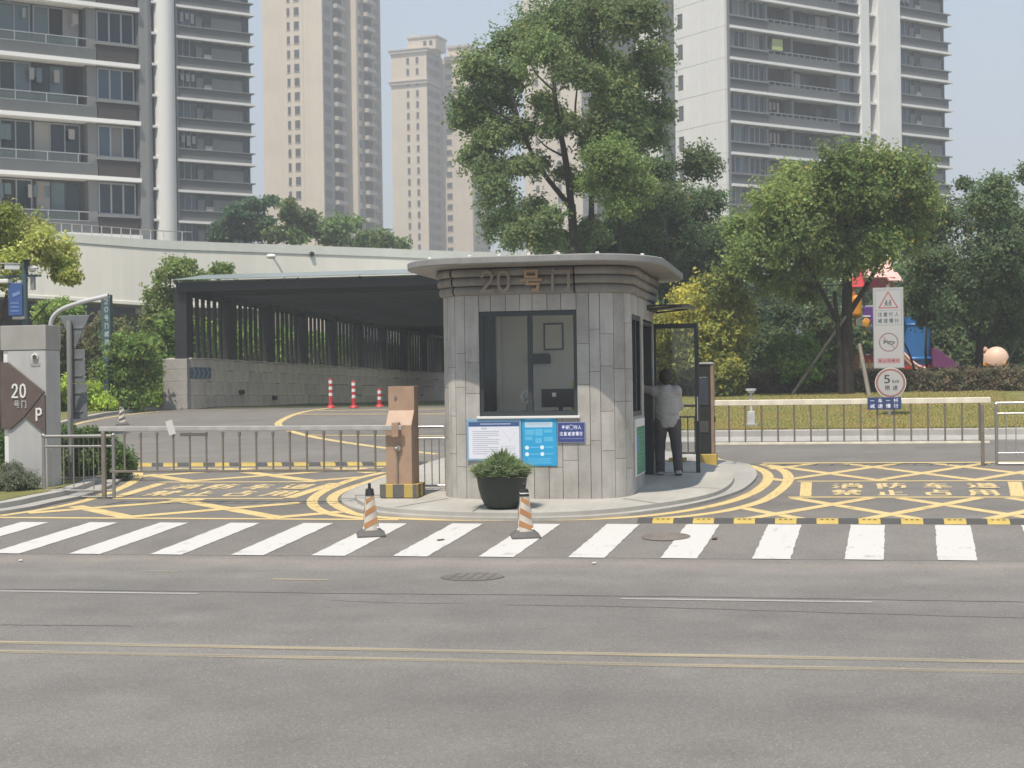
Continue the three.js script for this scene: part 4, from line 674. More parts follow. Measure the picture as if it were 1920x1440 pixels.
// ================================================================ SIGN BLOCK, POLES AND SIGNS AT THE LEFT
{
  const t = thing('gate_sign', 'tall pale sign block with brown diamond panels reading 20 and P', 'gate sign', [-12.6, 0.42, -23.75]);
  part('slab', [rbox(0.68, 2.24, 0.5, 0.03, 1.12, 0, 0.02)], M.monolith, t);
  part('cap', rbox(0.8, 0.4, 0.52, -0.02, 2.44, 0, 0.01), M.monolithCap, t);
  part('side_strip', rbox(0.1, 2.22, 0.46, -0.34, 1.13, 0.0, 0.02), M.signWhite, t);
  const poly = (pts, d) => { const s = new THREE.Shape(pts.map((p) => new THREE.Vector2(...p))); return boxUV(new THREE.ExtrudeGeometry(s, { depth: d, bevelEnabled: true, bevelSize: 0.006, bevelThickness: 0.006, bevelSegments: 1 })); };
  const big = part('brown_panel', poly([[-0.4, 2.04], [-0.28, 2.04], [0.345, 1.56], [-0.02, 1.15], [-0.25, 0.97], [-0.4, 0.97]], 0.03).translate(0, 0, 0.25), M.brown, t);
  const small = part('brown_panel', poly([[0.36, 1.5], [0.36, 0.88], [0.02, 1.16]], 0.03).translate(0, 0, 0.25), M.brown, t);
  part('letter', glyphSolid('2', 0.12, 0.22, 0.026, 0.012).translate(-0.155, 1.58, 0.287), M.signWhite, big);
  part('letter', glyphSolid('0', 0.12, 0.22, 0.026, 0.012).translate(-0.015, 1.58, 0.287), M.signWhite, big);
  part('letter', glyphSolid('号', 0.1, 0.12, 0.014, 0.012).translate(-0.125, 1.365, 0.287), M.monolith, big);
  part('letter', glyphSolid('门', 0.1, 0.12, 0.014, 0.012).translate(-0.0, 1.365, 0.287), M.monolith, big);
  part('letter', glyphSolid('P', 0.13, 0.19, 0.028, 0.012).translate(0.255, 1.2, 0.287), M.signWhite, small);
  const e = part('emblem', [cyl(0.06, 0.06, 0.03, 0, 0, 0, 6).rotateX(Math.PI / 2).translate(0.19, 2.13, 0.255)], M.signWhite, t);
  part('emblem_core', [cyl(0.042, 0.042, 0.03, 0, 0, 0, 6).rotateX(Math.PI / 2).translate(0.195, 2.12, 0.262)], M.rubber, e);
  part('plate', rbox(0.16, 0.05, 0.008, 0.19, 2.0, 0.254, 0.002), M.monolithCap, t);
}
{
  const t = thing('arm_pole', 'grey steel pole beside the sign block with a pale arm bent to the right', 'pole', [-12.62, 0.46, -24.5]);
  part('post', cyl(0.055, 0.05, 2.6, -0.04, 0, 0, 16), M.greyPole, t);
  part('arm', tube([[-0.04, 2.15, 0.0], [-0.04, 2.55, 0.0], [0.0, 2.75, 0.0], [0.14, 2.88, 0], [0.45, 2.99, 0.0], [1.02, 3.11, 0.0]], 0.038, 10, 40), M.palePole, t);
  part('collar', cyl(0.062, 0.062, 0.1, -0.04, 2.1, 0, 16), M.greyPole, t);
  const p2 = thing('sign_post', 'grey post behind the bent pole carrying three sign boards seen from behind', 'sign post', [-12.5, 0.5, -25.1]);
  part('post', cyl(0.05, 0.045, 2.7, -0.12, 0, 0, 16), M.greyPole, p2);
  const tri = new THREE.Shape([[-0.32, 2.78], [0.22, 2.78], [-0.05, 2.22]].map((p) => new THREE.Vector2(...p)));
  const b1 = part('triangle_board', new THREE.ExtrudeGeometry(tri, { depth: 0.015, bevelSize: 0.01, bevelThickness: 0.004, bevelSegments: 1 }).translate(0, 0, -0.08), M.signBack, p2);
  part('bracket', [cbox(-0.14, 0.12, 2.56, 2.59, -0.06, -0.045)], M.steelDull, b1);
  for (const [y0, y1, x1, n] of [[1.62, 2.2, 0.13, 2], [1.0, 1.61, 0.16, 2]]) { const b = part('rectangle_board', rbox(x1 + 0.18, y1 - y0, 0.016, (x1 - 0.18) / 2, (y0 + y1) / 2, -0.075, 0.005), M.signBack, p2); part('bracket', [0.2, 0.72].map((k) => cbox(-0.16, 0.08, y0 + (y1 - y0) * k, y0 + (y1 - y0) * k + 0.03, -0.067, -0.05)), M.steelDull, b); }
}
{
  const t = thing('banner_post', 'tall teal square post with a column of pale marks by the ramp wall', 'post', [-22.34, 1.27, -47]);
  part('column', [rbox(0.32, 2.1, 0.2, 0.02, 2.72, 0, 0.02)], M.teal, t); part('lower_column', [rbox(0.17, 1.7, 0.17, -0.0, 0.83, 0, 0.015)], M.teal, t); part('foot', rbox(0.26, 0.04, 0.26, 0, 0.04, 0, 0.008), M.teal, t);
  '20号门减速慢行'.split('').forEach((c, i) => part('character', glyphSolid(c, 0.14, 0.17, 0.03, 0.006).translate(0.05, 3.55 - i * 0.26, 0.101), M.tealPale, t));
}
{
  const t = thing('camera_pole', 'teal camera pole with a crossbar of cameras and a blue sign, above the sign block', 'camera pole', [-17.66, 0.78, -33]);
  part('post', cyl(0.075, 0.06, 4.1, 0, 0, 0, 16), M.teal, t);
  part('crossbar', [rbox(1.7, 0.05, 0.06, -0.45, 3.83, 0, 0.008)], M.teal, t);
  const sg = part('sign_board', rbox(0.34, 0.74, 0.02, -0.19, 3.3, 0.09, 0.01), M.signBlue, t);
  part('sign_mark', [box(0.2, 0.08, 0.006, -0.16, 3.42, 0.104, 0, 0, 0.35), ...[0, 1, 2].map((i) => cbox(-0.3, -0.1, 3.02 + i * 0.09, 3.05 + i * 0.09, 0.101, 0.106))], mat(0.16, 0.24, 0.44, 0.5), sg);
  const cam = (x, y, z, ry, m, L) => { const c = part('camera', [rbox(0.15, 0.13, L, 0, 0, 0, 0.02), rbox(0.18, 0.015, L + 0.08, 0, 0.08, 0.03, 0.005)].map((g) => g.rotateY(ry).rotateX(0).translate(x, y, z)), m, t); part('lens', cyl(0.045, 0.045, 0.02, 0, 0, 0, 14).rotateX(Math.PI / 2).translate(0, 0, L / 2 + 0.012).rotateY(ry).translate(x, y, z), M.black, c); part('mount', bar(V(x, 3.85, 0), V(x, y - 0.06, z), 0.018), M.teal, c); };
  cam(0.08, 4.1, 0.06, 0.5, M.teal, 0.3); cam(-0.26, 4.03, 0.1, -0.9, M.signWhite, 0.34); cam(-0.72, 3.98, 0.1, -0.5, M.signWhite, 0.3);
  part('dome_camera', [new THREE.SphereGeometry(0.08, 16, 8, 0, Math.PI * 2, Math.PI / 2, Math.PI / 2).translate(0.22, 4.0, 0.05), cyl(0.11, 0.09, 0.05, 0.22, 4.0, 0.05, 18)], M.signWhite, t);
  part('lamp_box', [rbox(0.34, 0.09, 0.22, -0.5, 3.72, 0.05, 0.02)], M.signWhite, t);
  part('small_box', rbox(0.1, 0.3, 0.08, 0.2, 3.66, 0, 0.01), M.greyPole, t);
  part('bracket_plate', [rbox(0.3, 0.06, 0.15, -0.1, 2.87, 0.06, 0.008)], M.steelDull, t);
}
// ================================================================ CONES, BOLLARDS, PLANTER
function cone(name, label, x, z, turn, o = {}) {
  const y = gy(x, z), t = thing(name, label, 'traffic cone', [x, y, z], turn, o.group);
  t.rotation.x = Math.atan((gy(x, z - 0.2) - gy(x, z + 0.2)) / 0.4); t.rotation.order = 'XYZ';
  const H = 0.68, w0 = 0.2, w1 = 0.085;   // a square tapering cone on a rubber foot
  const frus = (y0, y1, extra = 0) => { const f = (yy) => THREE.MathUtils.lerp(w0, w1, (yy - 0.09) / 0.5) + extra, a = f(y0), b = f(y1), g = new THREE.CylinderGeometry(b * 0.7071, a * 0.7071, y1 - y0, 4, 1); g.rotateY(Math.PI / 4); return g.translate(0, (y0 + y1) / 2, 0); };
  part('foot', [rbox(0.36, 0.035, 0.36, 0, 0.0175, 0, 0.012), (() => { const g = new THREE.CylinderGeometry(0.155, 0.235, 0.05, 4); g.rotateY(Math.PI / 4); return boxUV(g).translate(0, 0.06, 0); })()], M.rubberDusty, t);
  part('body', boxUV(frus(0.085, 0.59).toNonIndexed()), o.white ?? M.coneWhite, t);
  part('cap', [frus(0.52, 0.6, 0.012), cyl(0.022, 0.018, 0.05, 0, 0.6, 0, 10), new THREE.SphereGeometry(0.022, 10, 8).translate(0, 0.655, 0)].map(boxUV), M.black, t);
  if (o.band) part('cap_band', frus(0.55, 0.562, 0.016), M.reflectWhite, t);
  // slanted reflective stripes on the faces
  const dir = o.slant ?? 1;
  for (let f = 0; f < 4; f++) for (let i = 0; i < 3; i++) {
    const pos = [], y0 = 0.11 + i * 0.155, th = 0.07, sk = 0.055 * dir, W = (yy) => (THREE.MathUtils.lerp(w0, w1, (yy - 0.09) / 0.5)) / 2;
    const P = (u, yy) => { const w = W(yy); return [u * (w - 0.006), yy, w + 0.0035]; };
    const q = [P(-1, y0 - sk * 0.5 + 0.02), P(1, y0 + sk * 0.9 + 0.02), P(1, y0 + sk * 0.9 + th + 0.02), P(-1, y0 - sk * 0.5 + th + 0.02)];
    for (const v of q) v[1] = Math.min(0.515, Math.max(0.095, v[1]));
    for (const v of q) { v[2] = W(v[1]) + 0.0035; }
    pos.push(...q[0], ...q[1], ...q[2], ...q[0], ...q[2], ...q[3]);
    const g = new THREE.BufferGeometry(); g.setAttribute('position', new THREE.Float32BufferAttribute(pos, 3)); g.computeVertexNormals(); g.rotateY(f * Math.PI / 2);
    part('stripe', boxUV(g), o.stripe ?? M.coneOrange, t);
  }
  for (const x2 of [-0.095, 0.085]) part('reflector', new THREE.SphereGeometry(0.014, 8, 6).translate(x2, 0.115, 0.1), M.reflectWhite, t);
  return t;
}
cone('traffic_cone', 'orange and white square cone in front of the brown barrier cabinet, on the crossing', -5.59, -19.25, 0.33, {});
cone('traffic_cone', 'orange and white square cone with white banded cap, before the planter', -3.59, -19.2, 0.28, { slant: -1, band: true });
{ const c = cone('traffic_cone', 'small dirty worn cone standing far off by the kerb near the teal post', -19.15, -41.2, 0.4, { stripe: M.rubberDusty, white: mat(0.62, 0.56, 0.45, 0.7) }); }
function laneBollard(label, x, z, h) {
  const t = thing('lane_bollard', label, 'bollard', [x, gy(x, z), z]);
  part('foot', lathe([[0, 0], [0.15, 0], [0.15, 0.02], [0.1, 0.07], [0.065, 0.1], [0, 0.1]].map((p) => [p[0], p[1]])), M.red, t);
  part('post', lathe([[0.065, 0.08], [0.06, h - 0.03], [0.045, h], [0, h]].map((p) => p)), M.red, t);
  for (let i = 0; i < 3; i++) part('reflective_band', cyl(0.064, 0.064, 0.1, 0, h - 0.16 - i * 0.2, 0, 18), M.reflectWhite, t);
  return t;
}
laneBollard('red lane bollard with white bands, leftmost of three before the ramp wall', -15.46, -48.8, 0.95);
laneBollard('red lane bollard with white bands, middle one of three before the ramp wall', -14.63, -48.6, 0.88);
laneBollard('low red lane bollard with white bands, rightmost of three beside the brown cabinet', -14.0, -49.4, 0.6);
{
  const t = thing('planter', 'round dark green planter bowl with a grassy plant in front of the booth', 'planter', [-4.27, 0.21 + ISL, -21.15]);
  part('bowl', lathe([[0, 0], [0.2, 0], [0.235, 0.02], [0.285, 0.12], [0.325, 0.26], [0.345, 0.4], [0.36, 0.43], [0.335, 0.44], [0.32, 0.42], [0.3, 0.38], [0, 0.38]], 40), M.planter, t);
  seed(77);
  const pos = [], col = [];
  for (let i = 0; i < 5200; i++) {
    const th = rr(0, 6.283), k = Math.sqrt(rnd()), r0 = 0.3 * k, lean = k * rr(0.4, 1.1), L = rr(0.13, 0.27), b = [Math.cos(th) * r0, 0.4 + rr(0, 0.27) * (1 - k * 0.75), Math.sin(th) * r0], d = [Math.cos(th + rr(-0.9, 0.9)) * lean, 1 - k * rr(0.1, 0.9), Math.sin(th + rr(-0.9, 0.9)) * lean], w = rr(0.007, 0.014), pa = rr(0, 6.283), px = Math.cos(pa) * w, pz = Math.sin(pa) * w;
    const m = [b[0] + d[0] * L * 0.6, b[1] + d[1] * L * 0.6, b[2] + d[2] * L * 0.6], e = [b[0] + d[0] * L * 1.25, b[1] + d[1] * L * (0.95 - 0.45 * k), b[2] + d[2] * L * 1.25];
    pos.push(b[0] - px, b[1], b[2] - pz, b[0] + px, b[1], b[2] + pz, m[0] + px, m[1], m[2] + pz, b[0] - px, b[1], b[2] - pz, m[0] + px, m[1], m[2] + pz, m[0] - px, m[1], m[2] - pz, m[0] - px, m[1], m[2] - pz, m[0] + px, m[1], m[2] + pz, ...e);
    const v = rr(0.6, 1.4); for (let q = 0; q < 9; q++) col.push(0.3 * v, 0.38 * v, 0.18 * v);
  }
  const g = new THREE.BufferGeometry(); g.setAttribute('position', new THREE.Float32BufferAttribute(pos, 3)); g.setAttribute('color', new THREE.Float32BufferAttribute(col, 3)); g.computeVertexNormals();
  part('foliage', g, leafMat, t);
  part('soil', cyl(0.3, 0.3, 0.02, 0, 0.375, 0, 30), M.rubber, t);
}
// ================================================================ SIGN POST AND LAMP ON THE LAWN
{
  const t = thing('sign_post', 'white traffic sign column on the lawn with warning triangle, no horn and 5 km limit', 'sign post', [1.73, 0.95, -39.9]);
  part('post', cyl(0.045, 0.045, 3.25, 0, 0.1, -0.05, 14), M.greyPole, t);
  const big = part('tall_board', rbox(0.74, 2.0, 0.03, 0, 2.3, 0, 0.03), M.monolithCap, t);
  part('print', face(0.7, 1.95, 0, 2.3, 0.0175), print(560, 1560, (g, W, H) => {
    g.fillStyle = '#b3b1b0'; g.fillRect(0, 0, W, H); g.strokeStyle = '#808b8c'; g.lineWidth = 10; g.strokeRect(30, 28, W - 60, 690); g.beginPath(); g.moveTo(30, 430); g.lineTo(W - 30, 430); g.stroke();
    g.strokeStyle = '#a5504e'; g.lineWidth = 20; g.lineJoin = 'round'; g.beginPath(); g.moveTo(W / 2, 70); g.lineTo(W / 2 + 180, 380); g.lineTo(W / 2 - 180, 380); g.closePath(); g.stroke();
    g.strokeStyle = '#3c3a3c'; g.fillStyle = '#3c3a3c'; g.lineCap = 'round'; g.lineWidth = 15; for (const x of [-38, 34]) { g.beginPath(); g.arc(W / 2 + x + 4, 238, 15, 0, 7); g.fill(); g.beginPath(); g.moveTo(W / 2 + x, 262); g.lineTo(W / 2 + x, 300); g.lineTo(W / 2 + x - 22, 340); g.moveTo(W / 2 + x, 300); g.lineTo(W / 2 + x + 24, 336); g.moveTo(W / 2 + x - 24, 290); g.lineTo(W / 2 + x, 268); g.lineTo(W / 2 + x + 26, 286); g.stroke(); }
    g.strokeStyle = '#4f5a60'; [...'注意行人'].forEach((c, i) => glyphDraw(g, c, 78 + i * 108, 468, 76, 84, 11)); [...'减速慢行'].forEach((c, i) => glyphDraw(g, c, 78 + i * 108, 594, 76, 84, 11));
    g.strokeStyle = '#8c6a6d'; g.lineWidth = 22; g.beginPath(); g.arc(W / 2 - 2, 1060, 176, 0, 7); g.stroke(); g.lineWidth = 16; g.beginPath(); g.moveTo(W / 2 - 126, 936); g.lineTo(W / 2 + 122, 1184); g.stroke();
    g.fillStyle = '#5b5a5c'; g.beginPath(); g.moveTo(180, 1000); g.lineTo(250, 1050); g.lineTo(180, 1096); g.closePath(); g.fill(); g.strokeStyle = '#5b5a5c'; g.lineWidth = 20; g.beginPath(); g.ellipse(318, 1072, 62, 26, 0.1, 0, 7); g.moveTo(250, 1052); g.lineTo(396, 1056); g.stroke();
    g.fillStyle = '#b58f92'; g.fillRect(60, 1372, 440, 108); g.strokeStyle = '#8a4f55'; [...'禁止鸣喇叭'].forEach((c, i) => glyphDraw(g, c, 82 + i * 84, 1394, 62, 64, 8));
  }), big);
  const disc = part('round_board', cyl(0.375, 0.375, 0.025, 0, 0, 0, 40).rotateX(Math.PI / 2).translate(0.03, 0.945, 0.0), M.signWhite, t);
  part('print', new THREE.CircleGeometry(0.36, 40).translate(0.03, 0.945, 0.027), print(512, 512, (g, W, H) => { g.fillStyle = '#b3b2b0'; g.fillRect(0, 0, W, H); g.strokeStyle = '#9c6a64'; g.lineWidth = 34; g.beginPath(); g.arc(256, 256, 234, 0, 7); g.stroke(); g.fillStyle = '#4a4649'; g.font = 'bold 210px sans-serif'; g.fillText('5', 140, 262); g.font = 'bold 84px sans-serif'; g.fillText('km', 280, 258); g.strokeStyle = '#5a5659'; glyphDraw(g, '限', 160, 300, 84, 84, 12); glyphDraw(g, '速', 290, 300, 84, 84, 12); }), disc);
}
{
  const t = thing('lawn_lamp', 'small pale grey lamp standing on the lawn behind the right barrier', 'lamp', [-1.51, 0.93, -36.5]);
  part('base', rbox(0.3, 0.08, 0.3, 0, 0.04, 0, 0.01), M.kerb, t); part('box', rbox(0.17, 0.3, 0.17, 0, 0.22, 0, 0.01), M.palePole, t); part('post', cyl(0.035, 0.03, 0.5, 0, 0.36, 0, 10), M.palePole, t); part('head', [cyl(0.12, 0.12, 0.05, 0, 0.84, 0, 18), cyl(0.07, 0.1, 0.05, 0, 0.79, 0, 18)], M.palePole, t);
}

// ================================================================ GARAGE RAMP: WALL, SLATTED CANOPY
{
  const t = thing('ramp_wall', 'grey stone parapet wall of the garage ramp with a rounded near end', 'wall', [-20.5, 1.2, -49.1]);
  seed(41);
  const L = 37, drop = (d) => -0.0098 * d;
  part('core', [cbox(-0.82, -0.03, -0.9, 1.76, -L, -0.3).applyMatrix4(new THREE.Matrix4().set(1, 0, 0, 0, 0, 1, 0.0098, 0, 0, 0, 1, 0, 0, 0, 0, 1))], M.joint, t);
  const rows = [[-0.2, 0.12], [0.12, 0.58], [0.58, 1.04], [1.04, 1.44], [1.44, 1.79]];
  rows.forEach(([y0, y1], r) => { let d = 0.3; while (d < L) { const w = d < 14 ? rr(1.4, 2.2) : rr(3, 5), e = Math.min(L, d + w), y = drop((d + e) / 2); part('stone_panel', cbox(-0.04, rr(-0.002, 0.002), y0 + y + 0.004, y1 + y - 0.004, -e + 0.005, -d - 0.005), M.rampWall[Math.floor(rnd() * 3)], t); d = e; } });
  rows.forEach(([y0, y1]) => part('end_block', rbox(0.86, y1 - y0 - 0.005, 0.34, -0.43, (y0 + y1) / 2, -0.16, 0.015, 2), M.granite[0], t));
  let d = 0.34; while (d < L) { const e = Math.min(L, d + 2.4); part('coping', cbox(-0.86, 0.02, 1.79 + drop(d), 1.83 + drop(d), -e + 0.004, -d), M.rampWall[1], t); d = e; }
  const s = thing('arrow_sign', 'blue and white chevron sign on the near end of the ramp wall', 'sign', [-20.475, 2.52, -50.2], Math.PI / 2);
  part('board', rbox(1.8, 0.38, 0.02, 0, 0, 0.01, 0.01), mat(0.1, 0.14, 0.19, 0.5), s);
  for (let i = 0; i < 4; i++) { const x = -0.6 + i * 0.4; part('chevron', [box(0.28, 0.07, 0.006, x, 0.075, 0.024 + i * 0.0003, 0, 0, -0.7), box(0.28, 0.07, 0.0064, x, -0.075, 0.024 + i * 0.0003, 0, 0, 0.7)].map((g) => g.translate(0, 0, 0)), mat(0.28, 0.34, 0.4, 0.5), s); }
  for (const [z, y] of [[-54, 1.85], [-57.5, 1.6]]) { const h = thing('wall_fixture', z < -55 ? 'small dark fixture low on the ramp wall, the farther of two' : 'small dark fixture low on the ramp wall, the nearer of two', 'wall fixture', [-20.49, y, z]); part('case', rbox(0.08, 0.16, 0.4, 0.04, 0, 0, 0.02), M.rubber, h); part('lens', rbox(0.02, 0.1, 0.3, 0.085, 0, 0, 0.008), M.black, h); }
}
{
  const t = thing('ramp_canopy', 'dark metal canopy with slatted side and glass edge over the garage ramp', 'canopy', [-20.9, 0, -49.3]);
  const L = 37, W = 12.6, tilt = (d) => -0.0135 * d, top = 5.2;
  for (let i = 0; i <= 9; i++) { const z = -0.2 - i * 4.1; part('post', cbox(-0.1, 0.32, 2.7, top + 0.1 + tilt(-z), z - 0.19, z + 0.19), M.darkMetal, t); part('post', cbox(W - 0.3, W, 0.9 + tilt(-z), top + 0.1 + tilt(-z), z - 0.19, z + 0.19), M.darkMetal, t); }
  for (let i = 0; i < 9; i++) for (let k = 1; k <= 6; k++) { const z = -0.2 - i * 4.1 - 0.19 - (4.1 - 0.38) * k / 7; part('slat', cbox(0.05, 0.15, 2.75 + tilt(-z) * 0.7, top - 0.05 + tilt(-z), z - 0.06, z + 0.06), M.darkMetal, t); }
  part('bottom_rail', box(0.12, 0.1, L, 0.1, 2.86, 0).rotateX(-0.0098).translate(0, -0.18, -L / 2), M.darkMetal, t);
  part('side_beam', box(0.3, 0.34, L, 0.1, top + 0.08, 0).rotateX(-0.0135).translate(0, -0.25, -L / 2), M.darkMetal, t);
  part('side_beam', box(0.3, 0.34, L, W - 0.15, top + 0.08, 0).rotateX(-0.0135).translate(0, -0.25, -L / 2), M.darkMetal, t);
  part('front_beam', rbox(W, 0.3, 0.2, W / 2, top + 0.16, 0, 0.01), M.darkMetal, t);
  for (let i = 1; i < 31; i++) { const d = i * 1.2; part('ceiling_beam', cbox(0.25, W - 0.3, top + 0.02 + tilt(d), top + 0.2 + tilt(d), -d - 0.05, -d + 0.05), M.beamMetal, t); }
  for (let i = 1; i < 4; i++) part('long_beam', box(0.12, 0.14, L, i * W / 4, top + 0.27, 0).rotateX(-0.0135).translate(0, -0.25, -L / 2), M.darkMetal, t);
  part('roof_deck', box(W, 0.04, L, W / 2, top + 0.36, 0).rotateX(-0.0135).translate(0, -0.25, -L / 2), mat(0.75, 0.8, 0.78, 0.95, { transmission: 0.7, thickness: 0, side: THREE.DoubleSide }), t);
  const gl = mat(0.24, 0.29, 0.28, 0.35, { transmission: 0.25, thickness: 0 });
  for (let i = 0; i < 6; i++) part('glass_panel', rbox(2.08, 0.02, 2.6, 1.05 + i * 2.1, 0, 0, 0.006).rotateX(0.125).translate(0, top + 0.56, -0.95), gl, t);
  for (let i = 0; i < 7; i++) part('glass_bracket', [cbox(i * 2.1 - 0.03 + (i === 0 ? 0.05 : 0), i * 2.1 + 0.03, top + 0.3, top + 0.36, -0.06, 0.06), bar(V(i * 2.1 + 0.02, top + 0.3, 0), V(i * 2.1 + 0.02, top + 0.4, 0), 0.02)], M.darkMetal, t);
}
// ================================================================ OVERPASS
{
  const t = thing('overpass', 'pale concrete elevated road crossing behind the ramp canopy', 'overpass');
  const line3 = new THREE.CatmullRomCurve3([[-110, 12.5, -38], [-75, 11.4, -50], [-52, 10.3, -58], [-41.4, 9.7, -63.3], [-38.5, 9.48, -64.8], [-34.4, 9.25, -66.7], [-32.1, 9.07, -67.6], [-29.9, 8.91, -68.6], [-25.5, 8.78, -70.9], [-21, 8.66, -73.3], [-17.2, 8.53, -75.1], [-11.3, 8.48, -78.3], [4, 8.4, -88], [20, 8.3, -99]].map((p) => V(...p))).getPoints(140);
  const line = line3.map((p) => [p.x, p.z]);
  const prof = [[0.0, -3.06], [0.0, -0.04], [-0.35, -0.04], [-0.35, -0.9], [-8, -0.9], [-8, -0.04], [-8.3, -0.04], [-8.3, -1.6], [-6.6, -2.9], [0, -3.06]];
  const sw = (pr, n0 = 0, n1 = line.length - 1) => { const pos = []; const rows = line.map((p, i) => { const a = line[Math.max(0, i - 1)], b = line[Math.min(line.length - 1, i + 1)], L = Math.hypot(b[0] - a[0], b[1] - a[1]), nx = -(b[1] - a[1]) / L, nz = (b[0] - a[0]) / L; return pr.map(([o, y]) => [p[0] + nx * o, line3[i].y + y, p[1] + nz * o]); }); for (let i = n0; i < n1; i++) for (let k = 0; k < pr.length - 1; k++) { const a = rows[i][k], b = rows[i + 1][k], c = rows[i + 1][k + 1], d = rows[i][k + 1]; pos.push(...a, ...b, ...c, ...a, ...c, ...d); } const g = new THREE.BufferGeometry(); g.setAttribute('position', new THREE.Float32BufferAttribute(pos, 3)); g.computeVertexNormals(); return boxUV(g); };
  part('girder', sw(prof), M.overpass, t);
  part('parapet_cap', sw([[0.02, -0.42], [0.05, -0.4], [0.05, 0], [-0.4, 0], [-0.4, -0.06]]), M.overpassCap, t);
  part('drip_edge', sw([[-0.02, -3.08], [0.04, -3.07], [0.04, -2.93], [-0.01, -2.91]]), M.overpass, t);
  for (let i = 30; i < 80; i += 2) part('rail_post', bar(line3[i].clone().add(V(-0.1, 0, -0.1)), line3[i].clone().add(V(-0.1, 0.45, -0.1)), 0.025, 6), M.palePole, t);
  part('handrail', [tube(line3.slice(30, 80).map((p) => [p.x - 0.1, p.y + 0.45, p.z - 0.1]), 0.022, 6, 60)], M.greyPole, t);
  for (const i of [14, 38, 128]) { const p = line[i]; part('pier', cbox(p[0] - 2, p[0], 0, 6, p[1] - 5.2, p[1] - 3.4), M.overpass, t); }
  const h = thing('drain_hole', 'small dark drain hole in the overpass parapet', 'drain', [-23.6, 8.33, -71.85]); part('ring', new THREE.TorusGeometry(0.1, 0.03, 8, 18).rotateY(0.45), M.rubberDusty, h); part('grate', cyl(0.095, 0.095, 0.2, 0, -0.1, 0, 14).rotateX(Math.PI / 2).rotateY(0.45), M.black, h);
  const l = thing('street_lamp', 'small white lamp head on a thin curved arm over the canopy', 'street lamp', [-24.6, 5.05, -69.2]); part('post', tube([[0.9, -4.0, 0.3], [0.8, 1.2, 0.3], [0.5, 2.2, 0.15], [0, 2.95, 0]], 0.05, 8, 24), M.greyPole, l); part('head', new THREE.SphereGeometry(0.2, 14, 10).scale(1.2, 0.6, 0.7).translate(-0.1, 3.0, 0), M.signWhite, l);
  const w = thing('retaining_wall', 'long grey green retaining wall below the overpass', 'wall', [-37, 0, -76], -0.45); part('face', cbox(-24, 14, 0.5, 5.6, -0.5, 0), mat(0.2, 0.2, 0.14, 0.95, { map: T.stain }), w); part('cap', cbox(-24, 14, 5.6, 5.8, -0.55, 0.06), mat(0.28, 0.27, 0.22, 0.95), w);
}
// ================================================================ TOWERS
const TURN = 0.7767;
function frameBars(x0, x1, y0, y1, z, n, th, m, name, parent, glass) {   // a framed window with n lights
  const f = part(name, [cbox(x0, x1, y1 - th, y1, z, z + 0.08), cbox(x0, x1, y0, y0 + th, z, z + 0.08), ...Array.from({ length: n + 1 }, (_, i) => { const x = x0 + (x1 - x0 - th) * i / n; return cbox(x, x + th, y0 + th, y1 - th, z, z + 0.07); })], m, parent);
  for (let i = 0; i < n; i++) { const w = (x1 - x0 - th) / n; part('pane', cbox(x0 + th + w * i, x0 + w * (i + 1), y0 + th, y1 - th, z + 0.02, z + 0.035), Array.isArray(glass) ? glass[Math.floor(rnd() * glass.length)] : glass, f); }
  return f;
}
const GL = [M.towerGlass, M.towerGlass, M.towerGlass, M.towerGlassBlue, M.towerGlassPale, M.towerGlass, M.curtainDim];
